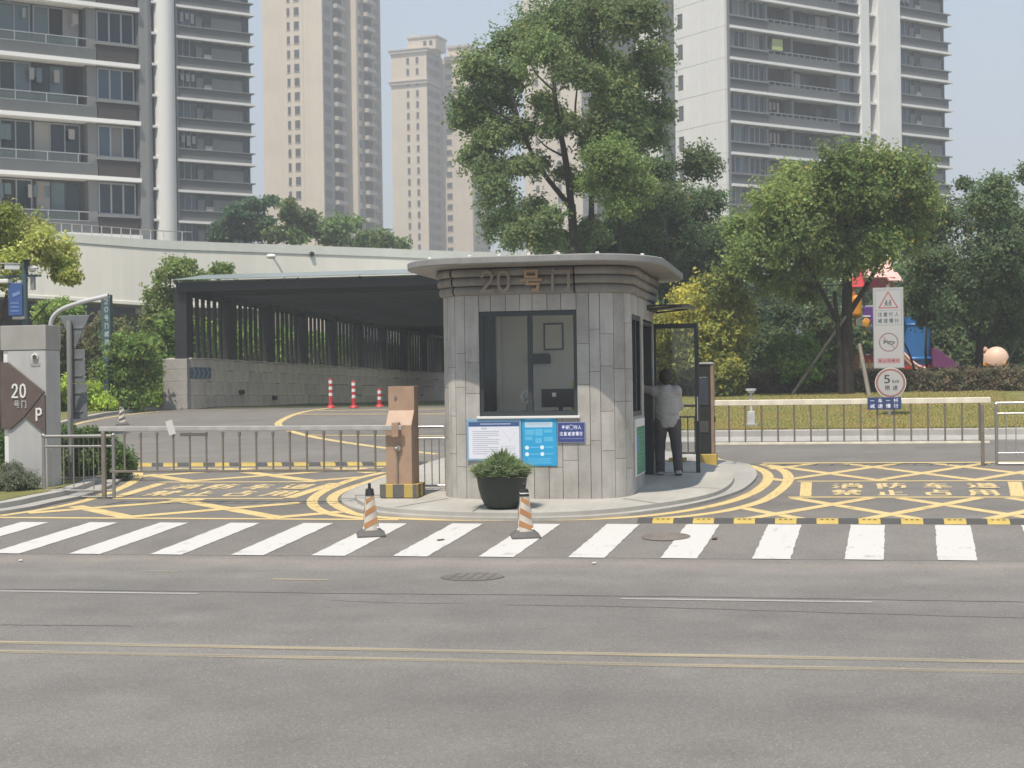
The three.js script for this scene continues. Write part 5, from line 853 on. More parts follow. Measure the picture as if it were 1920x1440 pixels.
{
  seed(51);
  const t = thing('apartment_tower', 'near apartment tower at the left edge with white slab edges and glass balconies', 'apartment tower', [-35.452, 0, -78.477], TURN);
  part('wall', [cbox(-16, 0.0, 0, 62, -14, -0.5), cbox(-0.05, 0.35, 0, 62, -14, 0.3)], M.towerGrey, t);
  part('corner_column', cbox(0.05, 0.42, 0, 62, 0.3, 0.42), M.towerMid, t);
  for (let k = -1; k < 5; k++) {
    const y = 13.05 + 3.01 * k;
    part('floor_slab', [cbox(-16, 0.05, y - 0.1, y + 0.11, -0.5, 0.62)], M.towerSlab, t);
    part('parapet', cbox(-16, -2.25, y + 0.11, y + 0.72, 0.3, 0.42), M.towerGrey, t);
    const rg = part('balcony_rail', [cbox(-16, -2.7, y + 1.2, y + 1.25, 0.33, 0.38), cbox(-16, -2.7, y + 0.74, y + 0.78, 0.33, 0.38), ...[-14.5, -12.9, -11.3, -9.7, -8.1, -6.5, -4.9, -3.3].map((x) => cbox(x, x + 0.05, y + 0.78, y + 1.2, 0.34, 0.38))], M.towerFrame, t);
    for (const x of [-14.45, -12.85, -11.25, -9.65, -8.05, -6.45, -4.85]) part('glass_panel', cbox(x, x + 1.55, y + 0.78, y + 1.2, 0.35, 0.365), M.railGlass, rg);
    part('pier', cbox(-2.7, -2.2, y + 0.72, y + 2.9, -0.5, 0.2), M.towerMid, t);
    part('louver_panel', cbox(-2.2, -0.1, y + 0.11, y + 1.0, 0.28, 0.42), M.towerBrown, t);
    part('window_sill', cbox(-2.25, 0.0, y + 1.0, y + 1.14, 0.2, 0.5), M.towerMid, t);
    frameBars(-2.15, -0.1, y + 1.16, y + 2.86, 0.05, 3, 0.09, M.towerFrame, 'window', t, GL);
    part('window_head', cbox(-2.2, -0.1, y + 2.86, y + 2.91, -0.2, 0.3), M.towerGrey, t);
    // glazed doors, curtains and washing inside the balcony
    for (let i = 0; i < 5; i++) { const x = -15.5 + i * 2.55; frameBars(x, x + 2.4, y + 0.12, y + 2.85, -0.48, 3, 0.07, rnd() < 0.5 ? M.towerFrame : M.towerDark, 'window', t, [M.towerGlass, M.towerGlass, M.towerRecess, M.curtain, M.towerGlassPale]); }
    if (k === 3) frameBars(-8.8, -4.6, y + 1.26, y + 2.86, 0.32, 4, 0.07, M.towerFrame, 'window', t, [M.towerGlass, M.towerRecess]);
    const wash = []; for (let i = 0; i < 7; i++) if (rnd() < 0.7) { const x = rr(-9, -3.2), h = rr(0.4, 0.8); wash.push(cbox(x, x + rr(0.15, 0.35), y + 2.55 - h, y + 2.55, -0.2 + i * 0.02, -0.19 + i * 0.02)); }
    if (k !== 4) for (const g of wash) part('washing', g, rnd() < 0.5 ? M.curtain : M.towerGlassPale, t);
  }
}
// floors of the plain wing that both taller towers share
function wing(t, x0, x1, base, n0, n1) {
  for (let k = n0; k < n1; k++) {
    const y = base + 3.02 * k, w = x1 - x0;
    part('floor_slab', cbox(x0 - 0.2, x1 + 0.45, y - 0.12, y + 0.12, -1, 0.6), M.towerSlab, t);
    part('spandrel', cbox(x0, x1 + 0.05, y + 0.12, y + 1.1, -0.4, 0.3), M.towerGrey, t);
    part('ledge', cbox(x0 - 0.1, x1 + 0.4, y + 1.1, y + 1.2, -0.4, 0.45), M.towerMid, t);
    part('window', cbox(x0 + 0.1, x0 + w * 0.26, y + 1.2, y + 2.88, -0.2, -0.15), rnd() < 0.5 ? M.towerGlassBlue : M.towerGlass, t);
    for (const k2 of [0.09, 0.18]) part('mullion', cbox(x0 + w * k2, x0 + w * (k2 + 0.01), y + 1.2, y + 2.88, -0.15, -0.08), M.towerFrame, t);
    part('wall_panel', cbox(x0 + w * 0.27, x0 + w * 0.36, y + 1.2, y + 2.3, -0.3, -0.05), M.towerMid, t); part('wall_panel', cbox(x0 + w * 0.48, x1 - 0.75, y + 1.2, y + 2.35, -0.3, -0.02), M.towerMid, t);
    part('window', cbox(x0 + w * 0.36, x0 + w * 0.48, y + 1.6, y + 2.88, -0.2, -0.12), M.towerGlass, t);
    part('air_conditioner', rbox(w * 0.1, 0.42, 0.3, x0 + w * 0.42, y + 1.42, 0.05, 0.03), rnd() < 0.4 ? M.curtain : M.towerDark, t);
    part('window', cbox(x1 - 0.7, x1 - 0.15, y + 1.2, y + 2.88, -0.2, -0.15), M.towerGlass, t);
    if (rnd() < 0.35) for (let i = 0; i < 3; i++) part('washing', cbox(x0 + 0.4 + i * 0.55, x0 + 0.75 + i * 0.55, y + rr(1.5, 1.9), y + 2.5, 0.1, 0.12), M.curtain, t);
  }
}
{
  seed(52);
  const t = thing('apartment_tower', 'farther grey apartment tower at the left with a tall white column and stacked ledges', 'apartment tower', [-61.819, 0, -144.866], TURN);
  part('wall', [cbox(-12, 8.5, 0, 75, -14, -0.3)], M.towerGrey, t);
  part('round_column', cyl(0.5, 0.5, 75, -2.45, 0, 0.1, 24), M.towerMid, t);
  part('white_column', [cyl(1.02, 1.02, 75, -0.62, 0, 0.1, 36)], M.towerWhite, t);
  for (let k = 0; k < 22; k++) part('recess_ledge', cbox(-2.0, -1.6, 39.5 - 36.2 + k * 3.02 - 0.12, 39.5 - 36.2 + k * 3.02 + 0.12, -0.3, 0.6), M.towerSlab, t);
  part('column_edge', cbox(0.42, 0.62, 0, 75, -0.3, 0.5), M.towerMid, t);
  wing(t, 0.65, 8.35, 39.48, -9, 4);
}
{
  seed(53);
  const t = thing('apartment_tower', 'large apartment tower at the right with a broad white side wall and dark balconies', 'apartment tower', [-8.658, 0, -151.125], TURN);
  part('wall', [cbox(0.05, 18, 0, 80, -13, -2), cbox(0, 32, 0, 80, -20, -13)], M.towerGrey, t);
  for (let k = 4; k < 16; k++) { const y = -0.45 + 3.02 * k; part('facade_panel', [cbox(0, 0.3, y + 0.02, y + 3.0, -5.6, 0.55), cbox(0, 0.3, y + 0.02, y + 0.9, -6.9, -5.6), cbox(0, 0.3, y + 2.4, y + 3.0, -6.9, -5.6), cbox(0, 0.3, y + 0.9, y + 2.4, -6.9, -6.4)], M.towerWhite, t); part('slot_window', cbox(0.12, 0.2, y + 0.9, y + 2.4, -6.4, -5.6), M.towerDark, t); }
  part('wall', [cbox(0.02, 0.28, 0, 11.6, -6.9, 0.55), cbox(0.02, 0.28, 47.9, 80, -6.9, 0.55), cbox(0.06, 0.28, 11.6, 47.9, -5.58, 0.5)], M.towerWhite, t);
  // recess with windows, then another white strip
  part('wall', cbox(0.9, 1.2, 0, 80, -9, -6.9), M.towerMid, t);
  for (let k = 4; k < 16; k++) { const y = -0.45 + 3.02 * k; part('window', cbox(0.8, 0.9, y + 0.9, y + 2.7, -8.8, -7.1), M.towerGlass, t); part('mullion', cbox(0.75, 0.8, y + 0.9, y + 2.7, -8.0, -7.92), M.towerFrame, t); }
  part('white_column', [cbox(-0.4, 1.2, 0, 80, -12.6, -9.0)], M.towerWhite, t);
  part('edge_column', cbox(0.3, 0.62, 0, 80, -0.3, 0.6), M.towerMid, t);
  for (let k = 4; k < 15; k++) {
    const y = -0.45 + 3.02 * k;
    part('floor_slab', cbox(0.62, 18, y - 0.13, y + 0.13, -2, 0.75), M.towerSlab, t);
    for (const [a, b] of [[0.62, 5.6], [15.2, 18]]) { part('spandrel', cbox(a, b, y + 0.13, y + 1.05, 0.2, 0.5), M.towerDark, t); part('window_sill', cbox(a, b, y + 1.05, y + 1.2, 0.1, 0.6), M.towerMid, t); }
    part('parapet', cbox(5.6, 15.2, y + 0.13, y + 1.0, 0.25, 0.5), M.towerGrey, t);
    frameBars(0.8, 3.0, y + 1.2, y + 2.86, 0.0, 3, 0.1, M.towerFrame, 'window', t, GL);
    part('pier', [cbox(3.0, 3.35, y + 1.2, y + 2.87, -0.3, 0.3)], M.towerMid, t);
    frameBars(3.4, 5.45, y + 1.2, y + 2.86, 0.0, 3, 0.1, M.towerFrame, 'window', t, GL);
    for (const [a, b] of [[5.45, 5.75], [8.85, 9.1], [15.0, 15.3]]) part('pier', cbox(a, b, y + 1.05, y + 2.87, -0.8, 0.3), M.towerMid, t);
    part('balcony_rail', [cbox(5.75, 15, y + 1.3, y + 1.36, 0.34, 0.4), ...Array.from({ length: 12 }, (_, i) => cbox(5.75 + i * 0.8, 5.8 + i * 0.8, y + 1.0, y + 1.3, 0.35, 0.39))], M.towerFrame, t);
    part('recess', cbox(5.75, 15, y + 0.13, y + 2.87, -2, -0.8), M.towerRecess, t);
    for (const [a, b] of [[5.9, 8.6], [9.3, 12], [12.2, 14.9]]) if (rnd() < 0.75) frameBars(a, b, y + 0.2, y + 2.75, -0.78, 3, 0.08, M.towerDark, 'window', t, [M.towerGlass, M.towerRecess, M.towerGlass, M.curtain]);
    frameBars(15.4, 17.8, y + 1.2, y + 2.86, 0.0, 3, 0.1, M.towerFrame, 'window', t, [M.towerGlass, M.towerGlassPale]);
    if (k === 11) part('washing', [cbox(6.2, 7.6, y + 1.4, y + 2.5, 0.42, 0.46)], mat(0.45, 0.5, 0.22, 0.9), t);
    else if (rnd() < 0.5) for (let i = 0; i < 4; i++) part('washing', cbox(6 + i * 0.5, 6.3 + i * 0.5, y + rr(1.4, 1.9), y + 2.5, -0.4, -0.38), M.curtain, t);
    if (k < 15) part('recess_ledge', cbox(19.4, 20.6, y - 0.13 + 0.4, y + 0.13 + 0.4, -1.2, 0.5), M.towerSlab, t);
  }
  part('white_column', rbox(1.4, 80, 2, 18.68, 40, -0.25, 0.12), M.towerWhite, t);
  part('recess', cbox(19.3, 20.6, 0, 80, -3, -1.2), M.towerMid, t);
  part('white_column', rbox(3.4, 80, 2, 22.2, 40, -0.25, 0.12), M.towerWhite, t);
  part('wall', cbox(23.9, 31.6, 0, 80, -13, -0.3), M.towerGrey, t);
  wing(t, 24.0, 31.5, 36.4, -10, 4);
}
function beigeTower(label, pos, H, w, dep, B, o) {
  const t = thing('apartment_tower', label, 'apartment tower', pos, -0.1676);
  const floors = []; for (let y = H - 3.4; y > 12; y -= o.pitch ?? 3.02) floors.push(y);
  part('wall', [cbox(-w, 0, 0, H, -dep, 0), cbox(-w + 1, B.x, 0, H - 0.5, -B.v1, -B.v0 - 2)], M.beige, t);
  part('wing', [cbox(B.x0 ?? 0, B.x, 0, B.h ?? H, -B.v1, -B.v0)], M.beige, t);
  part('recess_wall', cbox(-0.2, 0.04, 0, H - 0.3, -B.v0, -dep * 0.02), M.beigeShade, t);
  const win = (x, a, b, y0, y1, name = 'window') => { const f = part(name, [cbox(x, x + 0.1, y0 - 0.1, y0, a - 0.12, b + 0.12)], M.beigeTrim, t); part('pane', cbox(x, x + 0.05, y0, y1, a, b), M.beigeGlass, f); };
  const seen = floors.slice(0, o.max ?? 40);
  for (const y of seen) {
    for (const [a, b] of o.cols) { const f = part('window', [cbox(a - 0.1, b + 0.1, y - 0.1, y, 0, 0.12)], M.beigeTrim, t); part('pane', cbox(a, b, y, y + 1.7, 0.0, 0.04), M.beigeGlass, f); }
    for (const [a, b] of o.sideWin) win(0.04, -b, -a, y, y + 1.8);
    for (const [a, b] of o.sideBalc) { const f = part('balcony', [cbox(0.04, 1.1, y - 1.0, y - 0.1, -b, -a)], M.beigeTrim, t); part('opening', cbox(0.05, 0.09, y - 0.1, y + 1.9, -b, -a), M.beigeBalcony, f); }
    for (const [a, b] of o.wingWin) win(B.x, -b, -a, y, y + 1.7);
    for (const [a, b] of o.wingBalc) { const f = part('balcony', [cbox(B.x, B.x + 1.1, y - 1.0, y - 0.1, -b, -a)], M.beigeTrim, t); part('opening', cbox(B.x, B.x + 0.05, y - 0.1, y + 1.9, -b, -a), M.beigeBalcony, f); }
    for (const [a, b] of o.faceWin ?? []) { const f = part('window', [cbox(a - 0.1, b + 0.1, y - 0.1, y, -B.v0, -B.v0 + 0.12)], M.beigeTrim, t); part('pane', cbox(a, b, y, y + 1.5, -B.v0, -B.v0 + 0.04), M.beigeGlass, f); }
  }
  return t;
}
{
  const t = beigeTower('tall beige apartment tower behind the overpass, its top beyond the frame', [-102.292, 0, -320.368], 112, 14.4, 9.2, { x: 2.6, v0: 11, v1: 23.5 }, { max: 26, cols: [[-8.4, -7.7], [-6.7, -5.5]], sideWin: [[0.8, 3.6]], sideBalc: [[4.9, 9]], wingWin: [[12, 13.6], [20, 22.5]], wingBalc: [[14.5, 18.6]] });
  part('groove', cbox(-4.62, -4.5, 0, 112, 0.0, 0.03), M.beigeTrim, t);
}
{
  const t = beigeTower('shorter beige apartment tower with cornices and a stepped roof, left of the tall tree', [-103.795, 0, -417.873], 93.6, 10.7, 9, { x: 8.6, v0: 11, v1: 24, h: 93 }, { max: 26, cols: [[-6.0, -5.2], [-3.2, -2.4]], sideWin: [[0.5, 4.5], [5.2, 8.6]], sideBalc: [], wingWin: [[12.5, 14.5], [17, 18.5], [20, 22]], wingBalc: [], faceWin: [[1.0, 2.6]] });
  for (const y of [84.6, 93.2]) part('cornice', [cbox(-11.1, 0.5, y, y + 0.8, -9, 0.5), cbox(-11.3, 0.7, y + 0.8, y + 1.1, -9, 0.7), cbox(0.7, 9.1, y - 0.6, y + 0.2, -24.4, -10.5), cbox(0.9, 9.3, y + 0.2, y + 0.5, -24.4, -10.3)], M.beigeTrim, t);
  part('penthouse', [cbox(-5.8, 2.5, 94, 97.2, -8, -0.8), cbox(-5.4, -2.2, 97.2, 98.2, -8, -1.2)], M.beige, t);
  part('penthouse_cornice', cbox(-6.1, 2.8, 97.2, 97.7, -8.2, -0.5), M.beigeTrim, t);
  for (const x of [-1.2, 0.6]) part('penthouse_window', cbox(x, x + 0.9, 95, 96.3, -0.8, -0.74), M.beigeGlass, t);
  part('penthouse', [cbox(1.4, 7.4, 93.5, 96.2, -22, -12)], M.beige, t); part('penthouse_cornice', cbox(1.1, 7.8, 96.2, 96.8, -22.4, -11.6), M.beigeTrim, t);
  const u = thing('apartment_tower', 'low beige apartment block peeking out between the two beige towers', 'apartment tower', [-121.5, 0, -482], -0.1676);
  part('wall', cbox(-3, 6, 0, 69, -8, 0), M.beige, u); for (const y of [57, 61.5, 66]) part('cornice', cbox(-3.3, 6.3, y, y + 0.8, -8, 0.4), M.beigeTrim, u); part('roof', cbox(-3.2, 6.2, 69, 69.6, -8, 0.3), M.beigeTrim, u);
  const v = beigeTower('beige apartment tower standing behind the crown of the tall tree', [-58.0, 0, -396], 118, 15.5, 9, { x: 3, v0: 11, v1: 20 }, { max: 26, cols: [[-12.5, -11.6], [-6.6, -5.6]], sideWin: [[0.8, 3.6]], sideBalc: [], wingWin: [], wingBalc: [] });
}
// ================================================================ TREES AND SHRUBS
const GREEN = [[0.065, 0.094, 0.032], [0.08, 0.108, 0.036], [0.094, 0.122, 0.04]], DARK = [[0.035, 0.06, 0.022], [0.045, 0.072, 0.025], [0.06, 0.085, 0.028]], LIME = [[0.1, 0.135, 0.035], [0.085, 0.12, 0.032]], YELLOW = [[0.19, 0.175, 0.03], [0.14, 0.145, 0.03], [0.08, 0.1, 0.025]], BLUEGREEN = [[0.03, 0.062, 0.026], [0.045, 0.08, 0.032]];
plant('tall_tree', 'tallest tree, airy crown with dark leaning limbs, rising behind the booth roof', 'tree', [-8.462, 1.653, -57.441], '-1.7,13.7,0.98 -0.5,14.0,1.14 0.9,13.9,1.14 2.0,13.3,0.98 2.8,12.5,0.67 -2.7,13.2,0.67 -1.5,12.3,0.83 0.1,12.6,0.90 1.4,12.1,0.90 2.5,11.5,0.67 -3.7,12.0,0.75 -3.1,11.2,0.83 -4.0,10.7,0.75 -4.4,10.4,0.51 -3.4,10.0,0.71 -3.8,8.8,0.67 -3.4,8.1,0.63 1.2,10.7,0.83 0.8,10.0,0.79 2.2,10.6,0.67 3.0,10.4,0.55 2.6,9.4,0.67 -1.3,10.8,0.47 -2.5,8.6,0.43 -1.6,8.6,0.39 -1.1,9.5,0.39 -3.1,7.1,0.67 -2.9,6.3,0.71 -2.2,5.6,0.67 -1.2,6.2,0.43 -0.6,8.2,0.39 0.1,8.0,0.51 -2.5,11.7,0.67 0.2,11.1,0.55 -2.0,9.8,0.35 -0.8,5.8,0.51 1.6,8.9,0.6 0.4,6.2,0.5 -2.5,9.6,0.67 -3.2,9.3,0.59 -2.1,8.0,0.5 -1.6,7.0,0.45 -2.4,6.4,0.59 -0.9,10.5,0.5 -0.4,10.0,0.45 0.4,5.8,0.59 -1.4,5.4,0.59 0.6,9.3,0.7 1.8,9.7,0.67 -0.5,11.3,0.6',
  { seed: 101, grow: 1.18, leaf: 0.155, dens: 470, tones: GREEN, depth: 0.7, trunk: [[[[-0.126, 0, 0], [-0.189, 3.78, 0], [-0.378, 6.93, 0]], 0.214, 0.164], [[[-0.378, 6.93, 0], [-0.567, 8.568, 0.126], [-0.882, 10.458, 0.126], [-1.008, 12.348, 0], [-1.197, 13.86]], 0.139, 0.038], [[[-0.378, 6.804, 0], [-1.638, 8.442, 0.378], [-2.205, 9.828, 0.504], [-2.646, 11.34, 0.378], [-3.276, 12.6, 0.252]], 0.113, 0.032], [[[0.378, 6.3, -0.63], [0.479, 9.198, -0.63], [0.529, 11.844, -0.504], [0.504, 13.86, -0.504]], 0.113, 0.038], [[[0.504, 9.072, -0.63], [1.008, 10.584, -0.378], [1.638, 12.096, -0.252]], 0.076, 0.025], [[[0.479, 8.568, -0.63], [-0.126, 10.08, -0.756], [0, 11.97, -0.504]], 0.063, 0.025], [[[-0.63, 8.694, 0.126], [-1.26, 9.072, 0], [-1.638, 9.45, 0]], 0.05, 0.019], [[[-2.205, 9.828, 0.504], [-3.15, 10.332, 0.63], [-4.032, 11.214, 0.63]], 0.044, 0.015], [[[-0.945, 11.088, 0.126], [-1.638, 11.844, 0], [-2.142, 13.104, 0]], 0.044, 0.015]], bark: M.barkDark });
plant('lime_tree', 'bright light green young tree in front of the tall tree', 'tree', [-6.743, 1.544, -54.719], '-0.2,8.3,0.78 -0.7,8.1,0.60 0.4,8.0,0.71 -0.3,7.4,0.71 0.7,7.3,0.63 -1.0,7.4,0.41 -0.0,6.6,0.56', { seed: 102, grow: 1.18, leaf: 0.125, dens: 520, tones: LIME, depth: 0.8, trunk: [[[[0, 0, 0], [0.062, 3.75, 0], [-0.062, 8, 0]], 0.112, 0.037]], bark: M.barkDark });
plant('shade_tree', 'dense dark green tree behind the booth roof, right of the tall tree', 'tree', [-5.942, 1.876, -63.024], '-1.0,6.7,1.17 0.4,7.6,1.07 1.2,6.4,1.11 -0.1,5.4,1.24 1.6,5.1,1.03 -1.4,5.7,1.03 1.2,8.5,0.73 1.9,7.4,0.68 -2.5,5.6,0.77 -3.4,5.4,0.64 -0.3,8.6,0.64 2.0,6.0,0.64 0.7,4.3,0.85 2.3,4.6,0.8 -0.7,4.4,0.9 -2.2,4.4,0.8', { seed: 103, grow: 1.18, leaf: 0.14, dens: 620, tones: DARK, depth: 0.9, trunk: [[[[0, 0, 0], [0.117, 3.51, 0], [0, 7.02, 0]], 0.234, 0.07], [[[0.058, 3.276, 0], [0.936, 5.265, 0.351], [1.638, 7.02, 0.351]], 0.117, 0.035]], bark: M.barkDark });
plant('broad_tree', 'broad green tree propped by stakes, left of the traffic sign column', 'tree', [0.907, 1.399, -51.112], '-2.3,6.0,0.85 -2.8,4.7,0.78 -1.4,6.8,0.88 -0.4,7.2,0.75 0.6,7.3,0.68 1.7,7.0,0.75 2.3,6.2,0.64 -0.4,5.9,1.05 1.0,5.9,0.95 -1.8,5.0,0.95 -3.2,5.5,0.61 -0.8,4.5,0.95 0.3,4.5,0.78 1.8,5.3,0.78 -2.3,3.7,0.61 -3.4,4.2,0.54 -1.1,3.5,0.51 2.6,6.4,0.34 0.9,4.7,0.68 0.2,6.5,0.8 -0.7,6.4,0.8 1.0,6.4,0.75 -2.5,5.4,0.7 1.9,5.7,0.7 -1.3,5.8,0.8', { seed: 104, turned: 0.02, grow: 1.18, leaf: 0.14, dens: 560, tones: [[0.08, 0.112, 0.03], [0.095, 0.126, 0.034], [0.112, 0.14, 0.038]], depth: 0.5, trunk: [[[[0, 0, 0], [0.02, 1.6, 0], [0.05, 3.2, 0], [0.1, 5.5, 0]], 0.26, 0.1], [[[0, 1.9, 0], [-0.9, 3.6, 0.2], [-1.7, 5.2, 0.3]], 0.1, 0.03], [[[0.04, 2.6, 0], [0.9, 4, 0.1], [1.6, 5.6, 0.2]], 0.1, 0.03], [[[-0.25, 0, 0.4], [-0.3, 1.8, 0.3], [-0.4, 3.4, 0.2]], 0.1, 0.06]], bark: M.barkDark });
plant('broad_tree', 'wide dense tree at the right edge behind the hedge', 'tree', [5.37, 1.556, -55.036], '-1.7,5.3,0.79 -1.0,5.9,0.83 -0.1,6.2,0.75 0.8,6.8,0.50 0.6,5.9,0.83 1.4,5.6,0.83 -1.9,4.3,0.5 -1.3,4.2,0.93 -0.0,4.5,1.01 1.2,4.2,0.86 -2.0,3.1,0.68 -0.8,2.9,0.83 0.5,3.1,0.83 1.6,2.9,0.83 1.2,7.1,0.32 -0.3,7.0,0.22 0.2,6.7,0.29 2.3,4.7,0.90 2.2,3.1,0.90 1.1,2.0,0.5 -1.3,2.5,0.45 3.2,4,0.9 3.1,2.8,0.8', { seed: 105, grow: 1.18, leaf: 0.14, dens: 480, tones: [[0.06, 0.085, 0.034], [0.07, 0.096, 0.036], [0.05, 0.076, 0.032]], depth: 0.8, trunk: [[[[-0.1, 0, 0], [0, 1.5, 0], [0.1, 3.6, 0], [0, 5.5, 0]], 0.17, 0.05], [[[0.02, 1.4, 0], [1, 2.8, 0.2], [1.6, 4.2, 0.3]], 0.08, 0.03], [[[0, 1.6, 0], [-0.9, 3, 0.2], [-1.5, 4.5, 0.3]], 0.07, 0.03], [[[-1.75, 0, 0.3], [-1.9, 1.2, 0.3], [-1.8, 2.6, 0.2]], 0.05, 0.03], [[[-2.2, 0.3, 0.4], [-2.5, 1.4, 0.3], [-2.9, 2.1, 0.2]], 0.05, 0.02]], bark: M.barkDark });
plant('yellow_tree', 'yellow green tree at the left edge above the sign block', 'tree', [-20.088, 0.808, -36.335], '0.3,5.2,0.56 0.8,4.9,0.54 -0.0,4.6,0.51 0.6,4.3,0.43 1.3,4.6,0.43 1.6,4.2,0.27 0.3,5.5,0.35 -0.5,5.1,0.64 1.2,4.9,0.35 1.9,4.0,0.16 -0.3,4.1,0.48 -0.8,4.3,0.54', { seed: 106, grow: 1.18, leaf: 0.12, dens: 900, tones: [[0.16, 0.175, 0.035], [0.12, 0.145, 0.03], [0.19, 0.195, 0.06]], depth: 0.7, trunk: [[[[-0.081, 0, 0], [0, 1.458, 0], [-0.081, 2.592, 0], [0.162, 3.726, 0]], 0.097, 0.041], [[[0, 1.701, 0.081], [0.648, 2.754, 0.081], [1.215, 3.402, 0.081]], 0.041, 0.016], [[[-0.081, 1.539, 0], [-0.324, 2.673, 0], [-0.648, 3.888, 0]], 0.049, 0.016]], bark: M.bark });
plant('conifer_tree', 'dark layered tree beyond the overpass, against the left tower', 'tree', [-45.931, 4.163, -121.468], '0.1,11.8,0.95 -0.9,10.7,1.04 1.4,12.5,0.69 2.5,13.0,0.39 0.5,10.6,1.04 -1.6,10.0,0.69 1.9,11.1,0.78', { seed: 107, leaf: 0.42, dens: 150, tones: BLUEGREEN, depth: 0.8, squash: 0.55, trunk: [[[[0, -4, 0], [0.2, 6, 0], [0.6, 12.4, 0]], 0.25, 0.06]], bark: M.barkDark });
plant('feathery_tree', 'olive green feathery tree beyond the overpass, left of the beige tower base', 'tree', [-41.23, 4.163, -120.344], '-0.2,11.8,0.7 0.6,10.9,1.0 -1.0,10.1,1.03 2.0,10.4,0.9 -0.0,12.4,0.41 1.5,11.3,0.55', { seed: 108, leaf: 0.4, dens: 130, tones: [[0.075, 0.1, 0.03], [0.06, 0.085, 0.03]], depth: 0.8, squash: 0.6, trunk: [[[[0, -4, 0], [0, 6, 0], [0, 12, 0]], 0.2, 0.04]], bark: M.bark });
plant('feathery_tree', 'bright green low tree beyond the overpass, under the beige tower', 'tree', [-36.619, 4.163, -121.24], '-0.7,10.3,1.0 1.1,9.7,1.03 -1.6,9.9,1.0 2.8,9.3,0.77 -0.0,10.8,0.58 4,9.1,0.5 -4,9.9,0.8', { seed: 109, leaf: 0.42, dens: 140, tones: [[0.085, 0.125, 0.035], [0.07, 0.11, 0.03]], depth: 0.8, squash: 0.7, trunk: [[[[0, -4, 0], [0, 6, 0], [0, 10, 0]], 0.2, 0.05]], bark: M.bark });
plant('creeper', 'straggling green creeper climbing over the near corner of the ramp canopy', 'climbing plant', [-22.647, 1.461, -52.646], '0.1,5.0,0.34 -0.1,4.5,0.38 0.4,4.7,0.34 -0.3,3.8,0.53 0.1,3.0,0.53 -0.5,3.1,0.46 1.7,4.7,0.25 2.1,4.7,0.19 1.1,4.5,0.21 -0.1,2.2,0.57 0.3,3.8,0.38 0.7,4.9,0.27 0.6,4.5,0.30', { seed: 110, leaf: 0.16, dens: 420, tones: [[0.1, 0.13, 0.035], [0.08, 0.11, 0.03]], depth: 0.35, crownName: 'foliage', stemName: 'stem', trunk: [[[[0, 0, 0], [0, 2, 0], [0.1, 5, 0]], 0.07, 0.02]] });
plant('shrub', 'large leafy green shrub beside the near end of the ramp wall', 'shrub', [-21.9, 1.212, -47.9], '-0.2,2.1,0.47 0.4,2.15,0.47 -0.4,1.4,0.54 0.2,1.1,0.60 -0.0,0.55,0.50 -0.5,0.75,0.40 0.3,1.5,0.47 -0.7,0.35,0.4', { seed: 111, leaf: 0.16, dens: 620, tones: [[0.085, 0.13, 0.025], [0.065, 0.1, 0.025], [0.1, 0.145, 0.03]], depth: 0.8, crownName: 'foliage' });
plant('shrub', 'low bright lime shrubs in a row behind the teal post', 'shrub', [-22.9, 1.217, -46.9], '-0.6,0.7,0.41 -0.1,0.7,0.44 0.4,0.7,0.44 0.9,0.6,0.34 -1.0,0.6,0.3 -1.5,0.6,0.35 -0.8,0.3,0.35 0,0.3,0.4 0.6,0.3,0.35 -1.9,0.7,0.38 -1.2,0.85,0.36 -0.4,0.9,0.36 0.4,0.9,0.34', { seed: 112, leaf: 0.12, dens: 800, tones: [[0.16, 0.2, 0.03], [0.13, 0.175, 0.03]], depth: 0.5, crownName: 'foliage' });
plant('shrub', 'dark mixed shrubs in the shade below the overpass at the left', 'shrub', [-26.312, 1.314, -53.971], '-0.8,2.6,0.63 -0.3,1.8,0.67 0.4,2.0,0.75 1.2,2.6,0.67 0.6,2.9,0.59 1.4,1.5,0.67 -1.2,1.7,0.59 0.0,1.3,0.59 -0.9,0.7,0.7 0.2,0.5,0.7 1.2,0.6,0.7 2,2,0.6', { seed: 113, leaf: 0.18, dens: 420, tones: [[0.04, 0.065, 0.022], [0.07, 0.085, 0.03], [0.09, 0.08, 0.035]], depth: 0.6, crownName: 'foliage' });
plant('shrub', 'row of bright flowering shrubs under the overpass edge beside the camera pole', 'shrub', [-28.517, 1.578, -55.58], '-0.3,3.5,0.37 0.3,3.6,0.37 -0.6,3.3,0.33 0.8,3.4,0.28 0.0,3.1,0.33 -0.4,2.6,0.4 0.4,2.6,0.4', { seed: 114, leaf: 0.16, dens: 520, tones: [[0.1, 0.15, 0.03], [0.13, 0.17, 0.04]], depth: 0.5, crownName: 'foliage', stemName: 'stem', trunk: [[[[0, 0, 0], [0, 2.8, 0]], 0.06, 0.04]] });
plant('yellow_bush', 'tall yellow green bush right of the booth door', 'bush', [-3.487, 1.406, -51.277], '0.2,3.6,0.55 -0.4,3.3,0.66 0.8,3.1,0.59 -0.8,2.6,0.69 0.1,2.4,0.83 1.0,2.4,0.59 -1.1,1.7,0.62 -0.3,1.5,0.73 0.8,1.5,0.62 -1.5,2.4,0.52 0.4,1.0,0.52 -0.8,1.0,0.55 0.3,0.6,0.6 -1.5,1.2,0.55', { seed: 116, leaf: 0.15, dens: 560, tones: YELLOW, depth: 0.8, crownName: 'foliage', stemName: 'stem', trunk: [[[[0, 0, 0], [0, 1, 0], [0.1, 2.6, 0]], 0.08, 0.03]] });
